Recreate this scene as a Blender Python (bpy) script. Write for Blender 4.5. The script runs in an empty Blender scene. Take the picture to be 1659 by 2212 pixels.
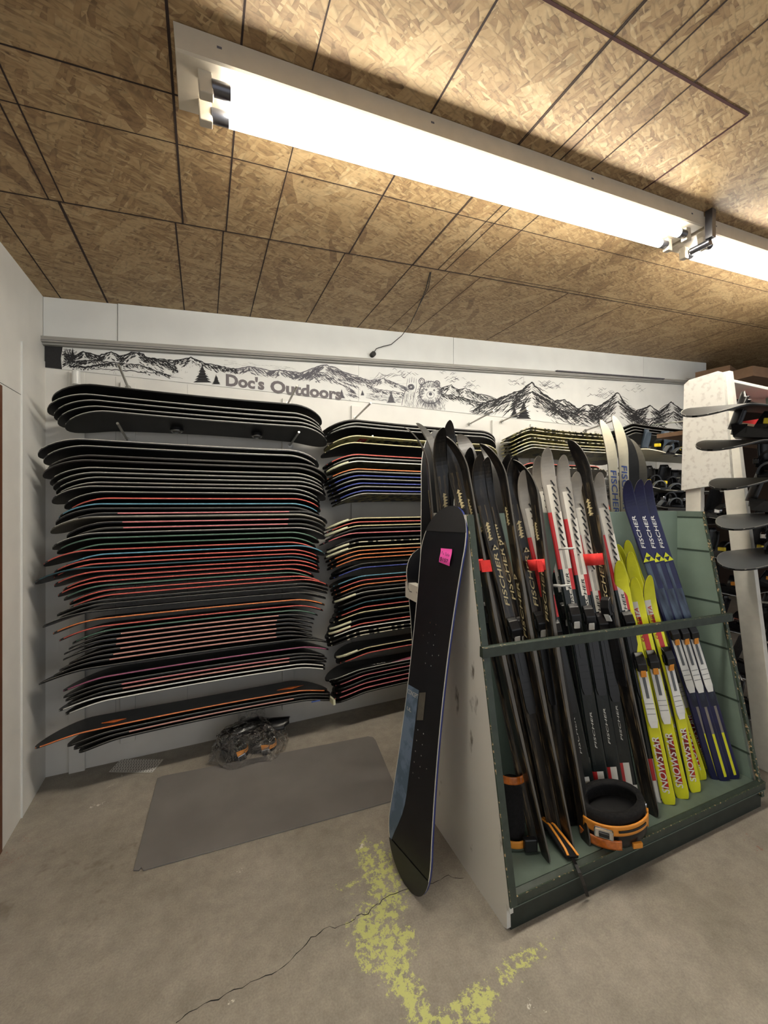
import bpy, math, random
from mathutils import Vector, Matrix, Euler
random.seed(7)
R = math.radians
scene = bpy.context.scene
col = scene.collection

# ---------------------------------------------------------------- camera
F = 870.0
CAM = Vector((0, 0, 1.55))
YAW = R(24.1)
cd = bpy.data.cameras.new('camera')
cd.sensor_fit = 'VERTICAL'; cd.sensor_height = 36; cd.lens = F / 2212 * 36
cd.clip_start = 0.02
cd.shift_y = -21 / 2212      # level camera, horizon a little above the middle of the frame
cam = bpy.data.objects.new('camera', cd); col.objects.link(cam)
cam.location = CAM; cam.rotation_euler = (R(90), 0, -YAW)
scene.camera = cam
CM = Euler((R(90), 0, -YAW)).to_matrix()

# ---------------------------------------------------------------- world and exposure
w = bpy.data.worlds.new('world'); scene.world = w; w.use_nodes = True
w.node_tree.nodes['Background'].inputs[0].default_value = (0.93, 0.96, 1.0, 1)
w.node_tree.nodes['Background'].inputs[1].default_value = 0.44
scene.view_settings.view_transform = 'Standard'
scene.view_settings.look = 'None'
scene.view_settings.gamma = 1
scene.view_settings.exposure = 0.85
TUBE = 34.0
scene.cycles.max_bounces = 6
scene.cycles.diffuse_bounces = 4

# ---------------------------------------------------------------- room numbers (metres)
WX = -0.82      # left wall
WY = 2.85       # back wall
CZ0, CS = 2.767, 0.082   # ceiling height at x = 0 and its slope along x
def ceil_z(x): return CZ0 + CS * x

def ray(px, py): return CM @ Vector(((px - 829.5) / F, -(py - 1085) / F, -1))
def on_y(px, py, y): d = ray(px, py); return CAM + d * (y / d.y)
def on_x(px, py, x): d = ray(px, py); return CAM + d * (x / d.x)
def on_z(px, py, z=0): d = ray(px, py); return CAM + d * ((z - CAM.z) / d.z)
def on_plane(px, py, p, n):
    d = ray(px, py); return CAM + d * ((p - CAM).dot(n) / d.dot(n))
def on_ceil(px, py, drop=0):
    return on_plane(px, py, Vector((0, 0, CZ0 - drop)), Vector((-CS, 0, 1)))

# ---------------------------------------------------------------- materials
def srgb(r, g, b):
    f = lambda c: (c / 255 / 12.92) if c / 255 <= 0.04045 else ((c / 255 + 0.055) / 1.055) ** 2.4
    return (f(r), f(g), f(b), 1)
def new_mat(name):
    m = bpy.data.materials.new(name); m.use_nodes = True
    return m, m.node_tree.nodes, m.node_tree.links, m.node_tree.nodes['Principled BSDF']
def mat(name, c, rough=0.6, metal=0.0, noise=0.0, scale=20, coat=0.0, stretch=(1, 1, 1), bump=0.0, spec=None):
    """plain colour broken up by fine procedural noise"""
    m, N, L, b = new_mat(name)
    b.inputs['Roughness'].default_value = rough
    b.inputs['Metallic'].default_value = metal
    b.inputs['Coat Weight'].default_value = coat
    if spec is not None: b.inputs['Specular IOR Level'].default_value = spec
    c = srgb(*c)
    tc = N.new('ShaderNodeTexCoord'); mp = N.new('ShaderNodeMapping'); nz = N.new('ShaderNodeTexNoise')
    mp.inputs['Scale'].default_value = stretch
    nz.inputs['Scale'].default_value = scale; nz.inputs['Detail'].default_value = 4
    L.new(tc.outputs['Object'], mp.inputs['Vector']); L.new(mp.outputs[0], nz.inputs['Vector'])
    rp = N.new('ShaderNodeValToRGB')
    k = max(noise, 0.03)
    rp.color_ramp.elements[0].position = 0.3; rp.color_ramp.elements[1].position = 0.7
    rp.color_ramp.elements[0].color = [v * (1 - k) for v in c[:3]] + [1]
    rp.color_ramp.elements[1].color = [min(1, v * (1 + k)) for v in c[:3]] + [1]
    L.new(nz.outputs['Fac'], rp.inputs[0]); L.new(rp.outputs[0], b.inputs['Base Color'])
    if bump:
        bp = N.new('ShaderNodeBump'); bp.inputs['Strength'].default_value = bump; bp.inputs['Distance'].default_value = 0.004
        L.new(nz.outputs['Fac'], bp.inputs['Height']); L.new(bp.outputs[0], b.inputs['Normal'])
    return m
def two_tone(name, c1, c2, pos, rough=0.5, scale=8, stretch=(1, 1, 1), detail=6, width=0.06, bump=0):
    m, N, L, b = new_mat(name)
    b.inputs['Roughness'].default_value = rough
    tc = N.new('ShaderNodeTexCoord'); mp = N.new('ShaderNodeMapping'); nz = N.new('ShaderNodeTexNoise')
    mp.inputs['Scale'].default_value = stretch
    nz.inputs['Scale'].default_value = scale; nz.inputs['Detail'].default_value = detail
    L.new(tc.outputs['Object'], mp.inputs['Vector']); L.new(mp.outputs[0], nz.inputs['Vector'])
    rp = N.new('ShaderNodeValToRGB')
    rp.color_ramp.elements[0].position = pos - width; rp.color_ramp.elements[1].position = pos + width
    rp.color_ramp.elements[0].color = srgb(*c1); rp.color_ramp.elements[1].color = srgb(*c2)
    L.new(nz.outputs['Fac'], rp.inputs[0]); L.new(rp.outputs[0], b.inputs['Base Color'])
    if bump:
        bp = N.new('ShaderNodeBump'); bp.inputs['Strength'].default_value = bump
        L.new(nz.outputs['Fac'], bp.inputs['Height']); L.new(bp.outputs[0], b.inputs['Normal'])
    return m

def osb_mat():
    m, N, L, b = new_mat('osb')
    b.inputs['Roughness'].default_value = 0.62
    tc = N.new('ShaderNodeTexCoord')
    wn = N.new('ShaderNodeTexNoise'); wn.inputs['Scale'].default_value = 9; wn.inputs['Detail'].default_value = 3
    L.new(tc.outputs['Object'], wn.inputs['Vector'])
    wv = N.new('ShaderNodeVectorMath'); wv.operation = 'MULTIPLY_ADD'
    wv.inputs[1].default_value = (0.03, 0.03, 0); L.new(wn.outputs['Color'], wv.inputs[0]); L.new(tc.outputs['Object'], wv.inputs[2])
    cols, dists = [], []
    for i, (ang, sx, sy) in enumerate(((6, 7, 34), (-28, 9, 46), (44, 8, 52), (-68, 14, 80), (18, 24, 120))):
        mp = N.new('ShaderNodeMapping'); mp.vector_type = 'TEXTURE'
        mp.inputs['Rotation'].default_value = (0, 0, R(ang)); mp.inputs['Scale'].default_value = (1 / sx, 1 / sy, 1)
        mp.inputs['Location'].default_value = (i * 1.7, i * 0.9, 0)
        L.new(wv.outputs[0], mp.inputs['Vector'])
        v = N.new('ShaderNodeTexVoronoi'); v.voronoi_dimensions = '2D'; v.inputs['Scale'].default_value = 1
        L.new(mp.outputs[0], v.inputs['Vector'])
        sp = N.new('ShaderNodeSeparateColor'); L.new(v.outputs['Color'], sp.inputs[0])
        cols.append(sp); dists.append(v)
    val = cols[0].outputs['Red']; dd = dists[0].outputs['Distance']
    for i in range(1, 5):
        gt = N.new('ShaderNodeMath'); gt.operation = 'GREATER_THAN'; gt.inputs[1].default_value = 0.55
        L.new(cols[i].outputs['Green'], gt.inputs[0])
        mx = N.new('ShaderNodeMix'); L.new(gt.outputs[0], mx.inputs[0]); L.new(val, mx.inputs[2]); L.new(cols[i].outputs['Red'], mx.inputs[3])
        val = mx.outputs[0]
        my = N.new('ShaderNodeMix'); L.new(gt.outputs[0], my.inputs[0]); L.new(dd, my.inputs[2]); L.new(dists[i].outputs['Distance'], my.inputs[3])
        dd = my.outputs[0]
    for (ang, sx, sy, thr, lo, hi) in ((14, 5, 17, .90, .75, 1.0), (-52, 6, 20, .90, .7, 1.0), (75, 7, 22, .93, .0, .25)):
        mp = N.new('ShaderNodeMapping'); mp.vector_type = 'TEXTURE'
        mp.inputs['Rotation'].default_value = (0, 0, R(ang)); mp.inputs['Scale'].default_value = (1 / sx, 1 / sy, 1); mp.inputs['Location'].default_value = (sx, sy * .3, 0)
        L.new(wv.outputs[0], mp.inputs['Vector'])
        v = N.new('ShaderNodeTexVoronoi'); v.voronoi_dimensions = '2D'; v.inputs['Scale'].default_value = 1; v.inputs['Randomness'].default_value = .8; L.new(mp.outputs[0], v.inputs['Vector'])
        sp = N.new('ShaderNodeSeparateColor'); L.new(v.outputs['Color'], sp.inputs[0])
        gt = N.new('ShaderNodeMath'); gt.operation = 'GREATER_THAN'; gt.inputs[1].default_value = thr; L.new(sp.outputs['Green'], gt.inputs[0])
        mr = N.new('ShaderNodeMapRange'); mr.inputs[3].default_value = lo; mr.inputs[4].default_value = hi; L.new(sp.outputs['Red'], mr.inputs[0])
        mx = N.new('ShaderNodeMix'); L.new(gt.outputs[0], mx.inputs[0]); L.new(val, mx.inputs[2]); L.new(mr.outputs[0], mx.inputs[3]); val = mx.outputs[0]
    grain = N.new('ShaderNodeTexNoise'); grain.inputs['Scale'].default_value = 45; grain.inputs['Detail'].default_value = 5
    L.new(tc.outputs['Object'], grain.inputs['Vector'])
    mixg = N.new('ShaderNodeMix'); mixg.inputs[0].default_value = 0.45; L.new(val, mixg.inputs[2]); L.new(grain.outputs['Fac'], mixg.inputs[3])
    rp = N.new('ShaderNodeValToRGB'); e = rp.color_ramp.elements
    e[0].position = 0.12; e[0].color = srgb(118, 90, 62); e[1].position = 0.95; e[1].color = srgb(222, 202, 166)
    for p, c in ((0.35, (156, 127, 90)), (0.6, (172, 144, 104)), (0.8, (186, 160, 120))):
        x = e.new(p); x.color = srgb(*c)
    L.new(mixg.outputs[0], rp.inputs[0])
    ed = N.new('ShaderNodeMapRange'); ed.inputs[1].default_value = 0.42; ed.inputs[2].default_value = 0.75
    ed.inputs[3].default_value = 1.0; ed.inputs[4].default_value = 0.7; L.new(dd, ed.inputs[0])
    mc = N.new('ShaderNodeMix'); mc.data_type = 'RGBA'; mc.blend_type = 'MULTIPLY'; mc.inputs[0].default_value = 1
    L.new(rp.outputs[0], mc.inputs[6]); L.new(ed.outputs[0], mc.inputs[7])
    L.new(mc.outputs[2], b.inputs['Base Color'])
    bp = N.new('ShaderNodeBump'); bp.inputs['Strength'].default_value = 0.35; bp.inputs['Distance'].default_value = 0.003
    L.new(mixg.outputs[0], bp.inputs['Height']); L.new(bp.outputs[0], b.inputs['Normal'])
    return m

def floor_mat():
    m, N, L, b = new_mat('concrete')
    b.inputs['Roughness'].default_value = 0.55
    tc = N.new('ShaderNodeTexCoord')
    def noise(s, d=6, r=0.6):
        n = N.new('ShaderNodeTexNoise'); n.inputs['Scale'].default_value = s; n.inputs['Detail'].default_value = d
        n.inputs['Roughness'].default_value = r; L.new(tc.outputs['Object'], n.inputs['Vector']); return n
    n1 = noise(1.6); n2 = noise(14, 8, 0.7); n3 = noise(160, 2)
    rp = N.new('ShaderNodeValToRGB'); e = rp.color_ramp.elements
    e[0].position = 0.3; e[0].color = srgb(150, 143, 132); e[1].position = 0.7; e[1].color = srgb(178, 171, 160)
    L.new(n1.outputs['Fac'], rp.inputs[0])
    rp2 = N.new('ShaderNodeValToRGB'); e = rp2.color_ramp.elements
    e[0].position = 0.28; e[0].color = (0.68, 0.67, 0.65, 1); e[1].position = 0.62; e[1].color = (1.04, 1.03, 1.0, 1)
    L.new(n2.outputs['Fac'], rp2.inputs[0])
    mu = N.new('ShaderNodeMix'); mu.data_type = 'RGBA'; mu.blend_type = 'MULTIPLY'; mu.inputs[0].default_value = 0.8
    L.new(rp.outputs[0], mu.inputs[6]); L.new(rp2.outputs[0], mu.inputs[7])
    rp3 = N.new('ShaderNodeValToRGB'); e = rp3.color_ramp.elements
    e[0].position = 0.3; e[0].color = (0.86, 0.86, 0.86, 1); e[1].position = 0.7; e[1].color = (1.1, 1.1, 1.1, 1)
    L.new(n3.outputs['Fac'], rp3.inputs[0])
    m3 = N.new('ShaderNodeMix'); m3.data_type = 'RGBA'; m3.blend_type = 'MULTIPLY'; m3.inputs[0].default_value = 1
    L.new(mu.outputs[2], m3.inputs[6]); L.new(rp3.outputs[0], m3.inputs[7])
    cur = m3.outputs[2]
    for attr, c, nn, k in (('paint', (212, 218, 132), noise(30, 8, 0.8), 0.85), ('scuff', (238, 235, 226), noise(70, 4, 0.8), 0.8), ('redpaint', (150, 72, 56), noise(30, 5, 0.7), 0.5), ('darkstain', (92, 82, 68), noise(20, 5, 0.7), 0.5)):
        at = N.new('ShaderNodeAttribute'); at.attribute_name = attr
        st_ = N.new('ShaderNodeMapRange'); st_.inputs[1].default_value = .34; st_.inputs[2].default_value = .66; L.new(nn.outputs['Fac'], st_.inputs[0])
        ad = N.new('ShaderNodeMath'); ad.operation = 'ADD'; L.new(at.outputs['Fac'], ad.inputs[0]); L.new(st_.outputs[0], ad.inputs[1])
        mr = N.new('ShaderNodeMapRange'); mr.inputs[1].default_value = 1.03; mr.inputs[2].default_value = 1.15 if attr != 'darkstain' else 1.5; mr.inputs[4].default_value = k
        L.new(ad.outputs[0], mr.inputs[0])
        mx = N.new('ShaderNodeMix'); mx.data_type = 'RGBA'; L.new(mr.outputs[0], mx.inputs[0]); L.new(cur, mx.inputs[6]); mx.inputs[7].default_value = srgb(*c)
        cur = mx.outputs[2]
    L.new(cur, b.inputs['Base Color'])
    bp = N.new('ShaderNodeBump'); bp.inputs['Strength'].default_value = 0.2; bp.inputs['Distance'].default_value = 0.003
    L.new(n2.outputs['Fac'], bp.inputs['Height']); L.new(bp.outputs[0], b.inputs['Normal'])
    return m

def emit(name, c, s):
    m, N, L, b = new_mat(name)
    b.inputs['Emission Color'].default_value = srgb(*c); b.inputs['Emission Strength'].default_value = s
    b.inputs['Base Color'].default_value = (0.8, 0.8, 0.8, 1)
    return m
def plastic_film():
    m, N, L, b = new_mat('clear_film')
    tr = N.new('ShaderNodeBsdfTransparent'); gl = N.new('ShaderNodeBsdfGlossy'); mx = N.new('ShaderNodeMixShader'); lw = N.new('ShaderNodeLayerWeight')
    gl.inputs['Roughness'].default_value = 0.12; gl.inputs['Color'].default_value = (0.9, 0.9, 0.9, 1); tr.inputs[0].default_value = (0.93, 0.93, 0.93, 1)
    tc = N.new('ShaderNodeTexCoord'); nz = N.new('ShaderNodeTexNoise'); nz.inputs['Scale'].default_value = 26; nz.inputs['Detail'].default_value = 3
    bp = N.new('ShaderNodeBump'); bp.inputs['Strength'].default_value = 0.9; bp.inputs['Distance'].default_value = 0.03
    L.new(tc.outputs['Object'], nz.inputs['Vector']); L.new(nz.outputs['Fac'], bp.inputs['Height']); L.new(bp.outputs[0], gl.inputs['Normal'])
    L.new(bp.outputs[0], lw.inputs['Normal']); lw.inputs['Blend'].default_value = 0.5
    L.new(lw.outputs['Facing'], mx.inputs[0]); L.new(tr.outputs[0], mx.inputs[1]); L.new(gl.outputs[0], mx.inputs[2])
    L.new(mx.outputs[0], N['Material Output'].inputs['Surface'])
    return m

M = {
 'osb': osb_mat(), 'floor': floor_mat(),
 'seam': mat('seam_chalk', (52, 38, 32), 0.9),
 'seam_red': mat('seam_red', (66, 30, 28), 0.9),
 'wall': mat('white_wall_paint', (226, 224, 218), 0.5, noise=0.04, scale=6, bump=0.05),
 'header': mat('header_board_paint', (222, 224, 222), 0.6, noise=0.04, scale=5),
 'trim': mat('grey_trim', (158, 156, 150), 0.6, noise=0.12, scale=12, stretch=(0.3, 4, 4)),
 'gap': mat('dark_gap', (30, 28, 26), 0.9),
 'wood': mat('door_wood', (104, 62, 38), 0.5, noise=0.2, scale=30, stretch=(4, 4, 0.3)),
 'mural': mat('mural_board', (228, 228, 224), 0.6, noise=0.03, scale=8),
 'ink': mat('black_ink', (34, 33, 35), 0.7, noise=0.2, scale=60),
 'ink_grey': mat('grey_ink', (92, 90, 96), 0.7, noise=0.25, scale=60),
 'ink_letter': mat('letter_ink', (112, 106, 108), 0.7, noise=0.2, scale=60),
 'fixture': mat('fixture_enamel', (196, 186, 168), 0.45, noise=0.05),
 'metal': mat('bare_metal', (176, 176, 172), 0.3, 1.0, noise=0.1),
 'steel': mat('steel_rod', (168, 166, 160), 0.35, 0.9, noise=0.1),
 'chrome': mat('chrome', (215, 215, 218), 0.12, 1.0),
 'tube': emit('fluorescent_glow', (255, 250, 238), TUBE),
 'tubecap': mat('tube_cap', (110, 110, 116), 0.3, 0.8),
 'cable': mat('black_cable', (26, 25, 24), 0.6),
 'vinyl': mat('black_base', (15, 15, 16), 0.4, noise=0.25, scale=12, stretch=(0.5, 3, 1), spec=.3),
 'vinyl2': mat('charcoal_base', (34, 34, 33), 0.5, noise=0.3, scale=9, spec=.35),
 'vinyl3': mat('bluish_black_base', (15, 16, 21), 0.36, noise=0.25, scale=10, spec=.35),
 'vinyl4': mat('brownish_black_base', (24, 19, 19), 0.42, noise=0.3, scale=10, spec=.3),
 'vinylgrey': mat('grey_base', (84, 80, 70), 0.55, noise=0.25, scale=7),
 'yellowbase': two_tone('yellow_graphic', (214, 204, 132), (96, 86, 50), 0.62, scale=14, width=0.02),
 'olivebase': two_tone('olive_graphic', (112, 108, 78), (52, 48, 40), 0.56, scale=9, width=0.02),
 'camobase': two_tone('camouflage_graphic', (146, 138, 88), (44, 42, 36), 0.5, scale=16, width=0.02),
 'e_grey': mat('steel_edge', (214, 212, 204), 0.4, 0.3),
 'e_dim': mat('dull_steel_edge', (150, 148, 142), 0.5, 0.2),
 'e_white': mat('white_sidewall', (232, 232, 226), 0.5),
 'e_cream': two_tone('cream_sidewall', (216, 206, 164), (60, 52, 40), 0.66, scale=26, width=0.01),
 'e_red': mat('red_sidewall', (214, 102, 92), 0.5, noise=0.08),
 'e_orange': mat('orange_sidewall', (232, 138, 84), 0.5, noise=0.08),
 'e_pink': mat('pink_sidewall', (212, 120, 126), 0.5, noise=0.08),
 'e_rose': mat('dusty_pink_sidewall', (208, 146, 134), 0.5, noise=0.1),
 'e_purple': mat('purple_pink_sidewall', (170, 96, 128), 0.5, noise=0.1),
 'e_cyan': mat('light_blue_sidewall', (104, 160, 184), 0.5, noise=0.08),
 'e_teal': mat('dark_teal_sidewall', (52, 88, 98), 0.5, noise=0.1),
 'e_green': mat('green_sidewall', (96, 128, 112), 0.5, noise=0.1),
 'e_blue': mat('blue_sidewall', (70, 84, 168), 0.5, noise=0.15),
 'e_check': two_tone('chequered_sidewall', (20, 20, 20), (216, 208, 184), 0.5, scale=22, width=0.01, stretch=(1.6, 0.2, 0.2)),
 'tipguard': mat('glow_tip_guard', (224, 222, 190), 0.5),
 'orangeink': mat('orange_print', (226, 116, 48), 0.5, noise=0.1),
 'redink': mat('red_print', (196, 44, 40), 0.5, noise=0.1),
 'pinkink': mat('pink_print', (176, 90, 112), 0.5, noise=0.1),
 'lightink': mat('light_print', (206, 204, 196), 0.5),
 'matgrey': mat('rubber_mat', (124, 120, 117), 0.62, noise=0.1, scale=4),
 'vent': mat('white_vent', (226, 222, 214), 0.5),
 'rackgreen': mat('green_rack_paint', (98, 112, 102), 0.45, noise=0.12, scale=14, bump=0.08),
 'rackdark': mat('dark_green_edge_paint', (54, 64, 56), 0.45, noise=0.2, scale=30, bump=0.1),
 'rackwhite': two_tone('scuffed_white_paint', (116, 108, 100), (222, 220, 214), 0.33, 0.5, scale=11, stretch=(1, 1, 0.45), width=0.03),
 'rawwood': two_tone('chipped_paint_edge', (60, 74, 60), (206, 176, 132), 0.6, scale=70, width=0.03),
 'greenpanel': mat('sage_green_panel', (124, 142, 130), 0.45, noise=0.06, scale=10),
 'groove': mat('groove_green', (52, 66, 56), 0.7),
 'skiblack': two_tone('black_ski_topsheet', (24, 23, 23), (62, 54, 46), 0.62, 0.28, scale=26, stretch=(3, 0.4, 1), width=0.1),
 'skigold': two_tone('bronze_streaked_topsheet', (30, 27, 24), (122, 104, 76), 0.6, 0.3, scale=34, stretch=(7, 0.35, 1), width=0.12),
 'skibase': mat('dark_ski_base', (44, 43, 42), 0.4, noise=0.2, scale=20, stretch=(3, 0.5, 1)),
 'skigreybase': mat('grey_ski_base', (128, 122, 114), 0.4, noise=0.1, scale=10, stretch=(3, 0.5, 1)),
 'skidark': mat('dark_green_black_topsheet', (26, 32, 32), 0.25, noise=0.2, scale=20, stretch=(3, 0.5, 1)),
 'skiside': mat('ski_sidewall', (92, 88, 82), 0.4),
 'skisilver': mat('silver_topsheet', (168, 162, 152), 0.3, 0.2, noise=0.1),
 'skiwhite': mat('white_topsheet', (224, 220, 210), 0.35, noise=0.04),
 'skired': mat('red_topsheet', (190, 44, 46), 0.35),
 'skiyellow': mat('yellow_topsheet', (222, 222, 36), 0.4, noise=0.06),
 'skidkred': two_tone('dark_red_topsheet', (96, 18, 22), (196, 40, 34), 0.5, 0.4, scale=16, stretch=(2, 0.6, 1), width=0.15),
 'skiblue': two_tone('royal_blue_topsheet', (15, 17, 52), (27, 31, 84), 0.5, 0.35, scale=8, width=0.2),
 'skinavy': two_tone('worn_navy_topsheet', (20, 27, 50), (78, 94, 116), 0.56, 0.4, scale=14, stretch=(2, 0.4, 1), width=0.12),
 'skicream': mat('cream_ski_base', (214, 208, 184), 0.4, noise=0.05),
 'emblem': mat('emblem_yellow', (214, 222, 40), 0.5),
 'gold': mat('pale_gold_print', (206, 190, 146), 0.4),
 'whiteprint': mat('white_print', (232, 232, 228), 0.5),
 'blueprint': mat('blue_print', (70, 92, 158), 0.5),
 'blackprint': mat('black_print', (24, 24, 26), 0.5),
 'bindblack': mat('black_binding_plastic', (24, 24, 26), 0.3, noise=0.1),
 'bindgrey': mat('grey_binding_plastic', (92, 96, 100), 0.35),
 'bindwhite': mat('white_binding_plate', (228, 228, 224), 0.3),
 'bindorange': mat('amber_plastic', (240, 156, 58), 0.35),
 'foam': mat('black_padding', (20, 19, 20), 0.95, noise=0.4, scale=90, bump=0.5),
 'copper': mat('translucent_orange_strap', (206, 112, 40), 0.2, noise=0.3, scale=40, coat=0.6),
 'slate': mat('slate_blue_plastic', (66, 78, 92), 0.45, noise=0.1),
 'clipblue': mat('bright_blue_clip', (78, 156, 214), 0.35),
 'clipyellow': mat('bright_yellow_clip', (232, 206, 48), 0.4),
 'strap': mat('red_velcro', (222, 46, 42), 0.75, noise=0.08, scale=60),
 'ziptie': mat('clear_tie', (206, 206, 200), 0.3),
 'bootorange': mat('orange_red_plastic', (216, 74, 44), 0.45),
 'pink': mat('neon_pink_paper', (240, 86, 178), 0.7),
 'boardblue': two_tone('slate_blue_panel_print', (78, 98, 118), (104, 122, 146), 0.5, 0.4, scale=16, width=0.05, stretch=(1, 1, 4)),
 'navyedge': mat('navy_sidewall', (40, 52, 118), 0.35),
 'cap': mat('black_tip_cap', (30, 30, 32), 0.5),
 'sticker': two_tone('barcode_sticker', (60, 60, 60), (232, 232, 232), 0.42, scale=90, width=0.02, stretch=(1, 1, 0.2)),
 'kick': mat('shade_darkened_green', (38, 46, 40), 0.5, noise=0.2, scale=20),  # kick board's green, darkened to carry the shade under the lip
 'whiteblock': mat('white_painted_wood', (226, 222, 212), 0.55, noise=0.06, scale=20, bump=0.08),
 'sheet': two_tone('mottled_white_board', (204, 200, 194), (222, 220, 214), 0.42, 0.7, scale=34, width=0.06, bump=0.15),
 'cardboard': mat('cardboard', (118, 92, 70), 0.8, noise=0.08),
 'redbox': mat('red_carton', (176, 40, 44), 0.5),
 'film': plastic_film(),
 'tealboard': mat('dark_teal_board', (24, 46, 50), 0.4),
 'darkwall': mat('dark_brown_wall', (58, 44, 36), 0.8),
 'greystrip': mat('grey_tape', (84, 80, 72), 0.5, noise=0.15, scale=40),
}

# ---------------------------------------------------------------- mesh helpers
class MB:
    def __init__(s): s.v = []; s.f = []; s.m = []; s.sm = []
    def add(s, vs, fs, mi=0, T=None, smooth=False):
        o = len(s.v)
        s.v += [tuple(T @ Vector(p)) if T else tuple(p) for p in vs]
        for f in fs: s.f.append([i + o for i in f]); s.m.append(mi); s.sm.append(smooth)
    def box(s, a, b, mi=0, T=None):
        x0, y0, z0 = a; x1, y1, z1 = b
        vs = [(x0, y0, z0), (x1, y0, z0), (x1, y1, z0), (x0, y1, z0), (x0, y0, z1), (x1, y0, z1), (x1, y1, z1), (x0, y1, z1)]
        s.add(vs, [(3, 2, 1, 0), (4, 5, 6, 7), (0, 1, 5, 4), (1, 2, 6, 5), (2, 3, 7, 6), (3, 0, 4, 7)], mi, T)
    def prism(s, poly, n, mi=0):
        """polygon of 3-D points extruded by vector n"""
        k = len(poly); n = Vector(n)
        vs = [tuple(p) for p in poly] + [tuple(Vector(p) + n) for p in poly]
        fs = [tuple(range(k))[::-1], tuple(range(k, 2 * k))] + [(i, (i + 1) % k, k + (i + 1) % k, k + i) for i in range(k)]
        s.add(vs, fs, mi)
    def tube(s, pts, r, mi=0, n=8, T=None, cap=True):
        pts = [Vector(p) for p in pts]
        rs = r if isinstance(r, (list, tuple)) else [r] * len(pts)
        vs = []; up = Vector((0.13, 0.27, 0.95))
        for i, p in enumerate(pts):
            t = (pts[min(i + 1, len(pts) - 1)] - pts[max(i - 1, 0)]).normalized()
            a = t.cross(up)
            if a.length < 1e-3: a = t.cross(Vector((1, 0, 0)))
            a.normalize(); b = t.cross(a)
            for k in range(n):
                c = 2 * math.pi * k / n
                vs.append(tuple(p + (a * math.cos(c) + b * math.sin(c)) * rs[i]))
        fs = [(i * n + k, i * n + (k + 1) % n, (i + 1) * n + (k + 1) % n, (i + 1) * n + k) for i in range(len(pts) - 1) for k in range(n)]
        s.add(vs, fs, mi, T, True)
        if cap: s.add(vs[:n], [tuple(range(n))[::-1]], mi, T); s.add(vs[-n:], [tuple(range(n))], mi, T)
    def grid(s, rows, mi=0, T=None, close=False, smooth=True):
        h = len(rows); wd = len(rows[0])
        fs = []
        for i in range(h - 1):
            for j in range(wd if close else wd - 1):
                fs.append((i * wd + j, i * wd + (j + 1) % wd, (i + 1) * wd + (j + 1) % wd, (i + 1) * wd + j))
        s.add([p for r in rows for p in r], fs, mi, T, smooth)
    def band(s, pts, wdir, width, thick, mi=0, T=None):
        """flat strap following pts, wdir = width direction"""
        pts = [Vector(p) for p in pts]; wd = Vector(wdir).normalized(); rows = []
        for i, p in enumerate(pts):
            t = (pts[min(i + 1, len(pts) - 1)] - pts[max(i - 1, 0)]).normalized()
            n = t.cross(wd).normalized()
            hw = (width[i] if isinstance(width, (list, tuple)) else width) / 2
            rows.append([tuple(p + wd * a * hw + n * b * thick / 2) for a, b in ((-1, -1), (1, -1), (1, 1), (-1, 1))])
        s.grid(rows, mi, T, close=True, smooth=False)
        s.add(rows[0], [(0, 1, 2, 3)], mi, T); s.add(rows[-1], [(3, 2, 1, 0)], mi, T)
    def disc(s, c, r, h, mi=0, n=20, T=None, axis='z'):
        d = {'z': (0, 0, 1), 'y': (0, 1, 0), 'x': (1, 0, 0)}[axis]
        c = Vector(c); s.tube([c, c + Vector(d) * h], r, mi, n, T)
    def mesh(s, name, mats):
        me = bpy.data.meshes.new(name); me.from_pydata(s.v, [], s.f)
        for i, p in enumerate(me.polygons): p.material_index = s.m[i]; p.use_smooth = s.sm[i]
        for m in (mats if isinstance(mats, (list, tuple)) else [mats]): me.materials.append(M[m] if isinstance(m, str) else m)
        me.update(); return me
    def build(s, name, mats, parent=None, bevel=0, M4=None):
        return place(name, s.mesh(name, mats), parent, M4, bevel)
def place(name, me, parent=None, M4=None, bevel=0):
    o = bpy.data.objects.new(name, me); col.objects.link(o)
    if parent: o.parent = parent
    if M4 is not None: o.matrix_local = M4
    if bevel:
        b = o.modifiers.new('bevel', 'BEVEL'); b.width = bevel; b.segments = 2; b.limit_method = 'ANGLE'
    return o
def empty(name, M4=None):
    o = bpy.data.objects.new(name, None); col.objects.link(o); o.empty_display_size = 0.05
    if M4 is not None: o.matrix_world = M4
    return o
def tag(o, label=None, cat=None, group=None, kind=None):
    if label: o['label'] = label
    if cat: o['category'] = cat
    if group: o['group'] = group
    if kind: o['kind'] = kind
    return o
def struct(o): o['kind'] = 'structure'; return o
def over(o, i, m):
    o.material_slots[i].link = 'OBJECT'; o.material_slots[i].material = M[m] if isinstance(m, str) else m
def basis(x, y, z, loc):
    m = Matrix((x, y, z)).transposed().to_4x4(); m.translation = loc; return m

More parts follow.
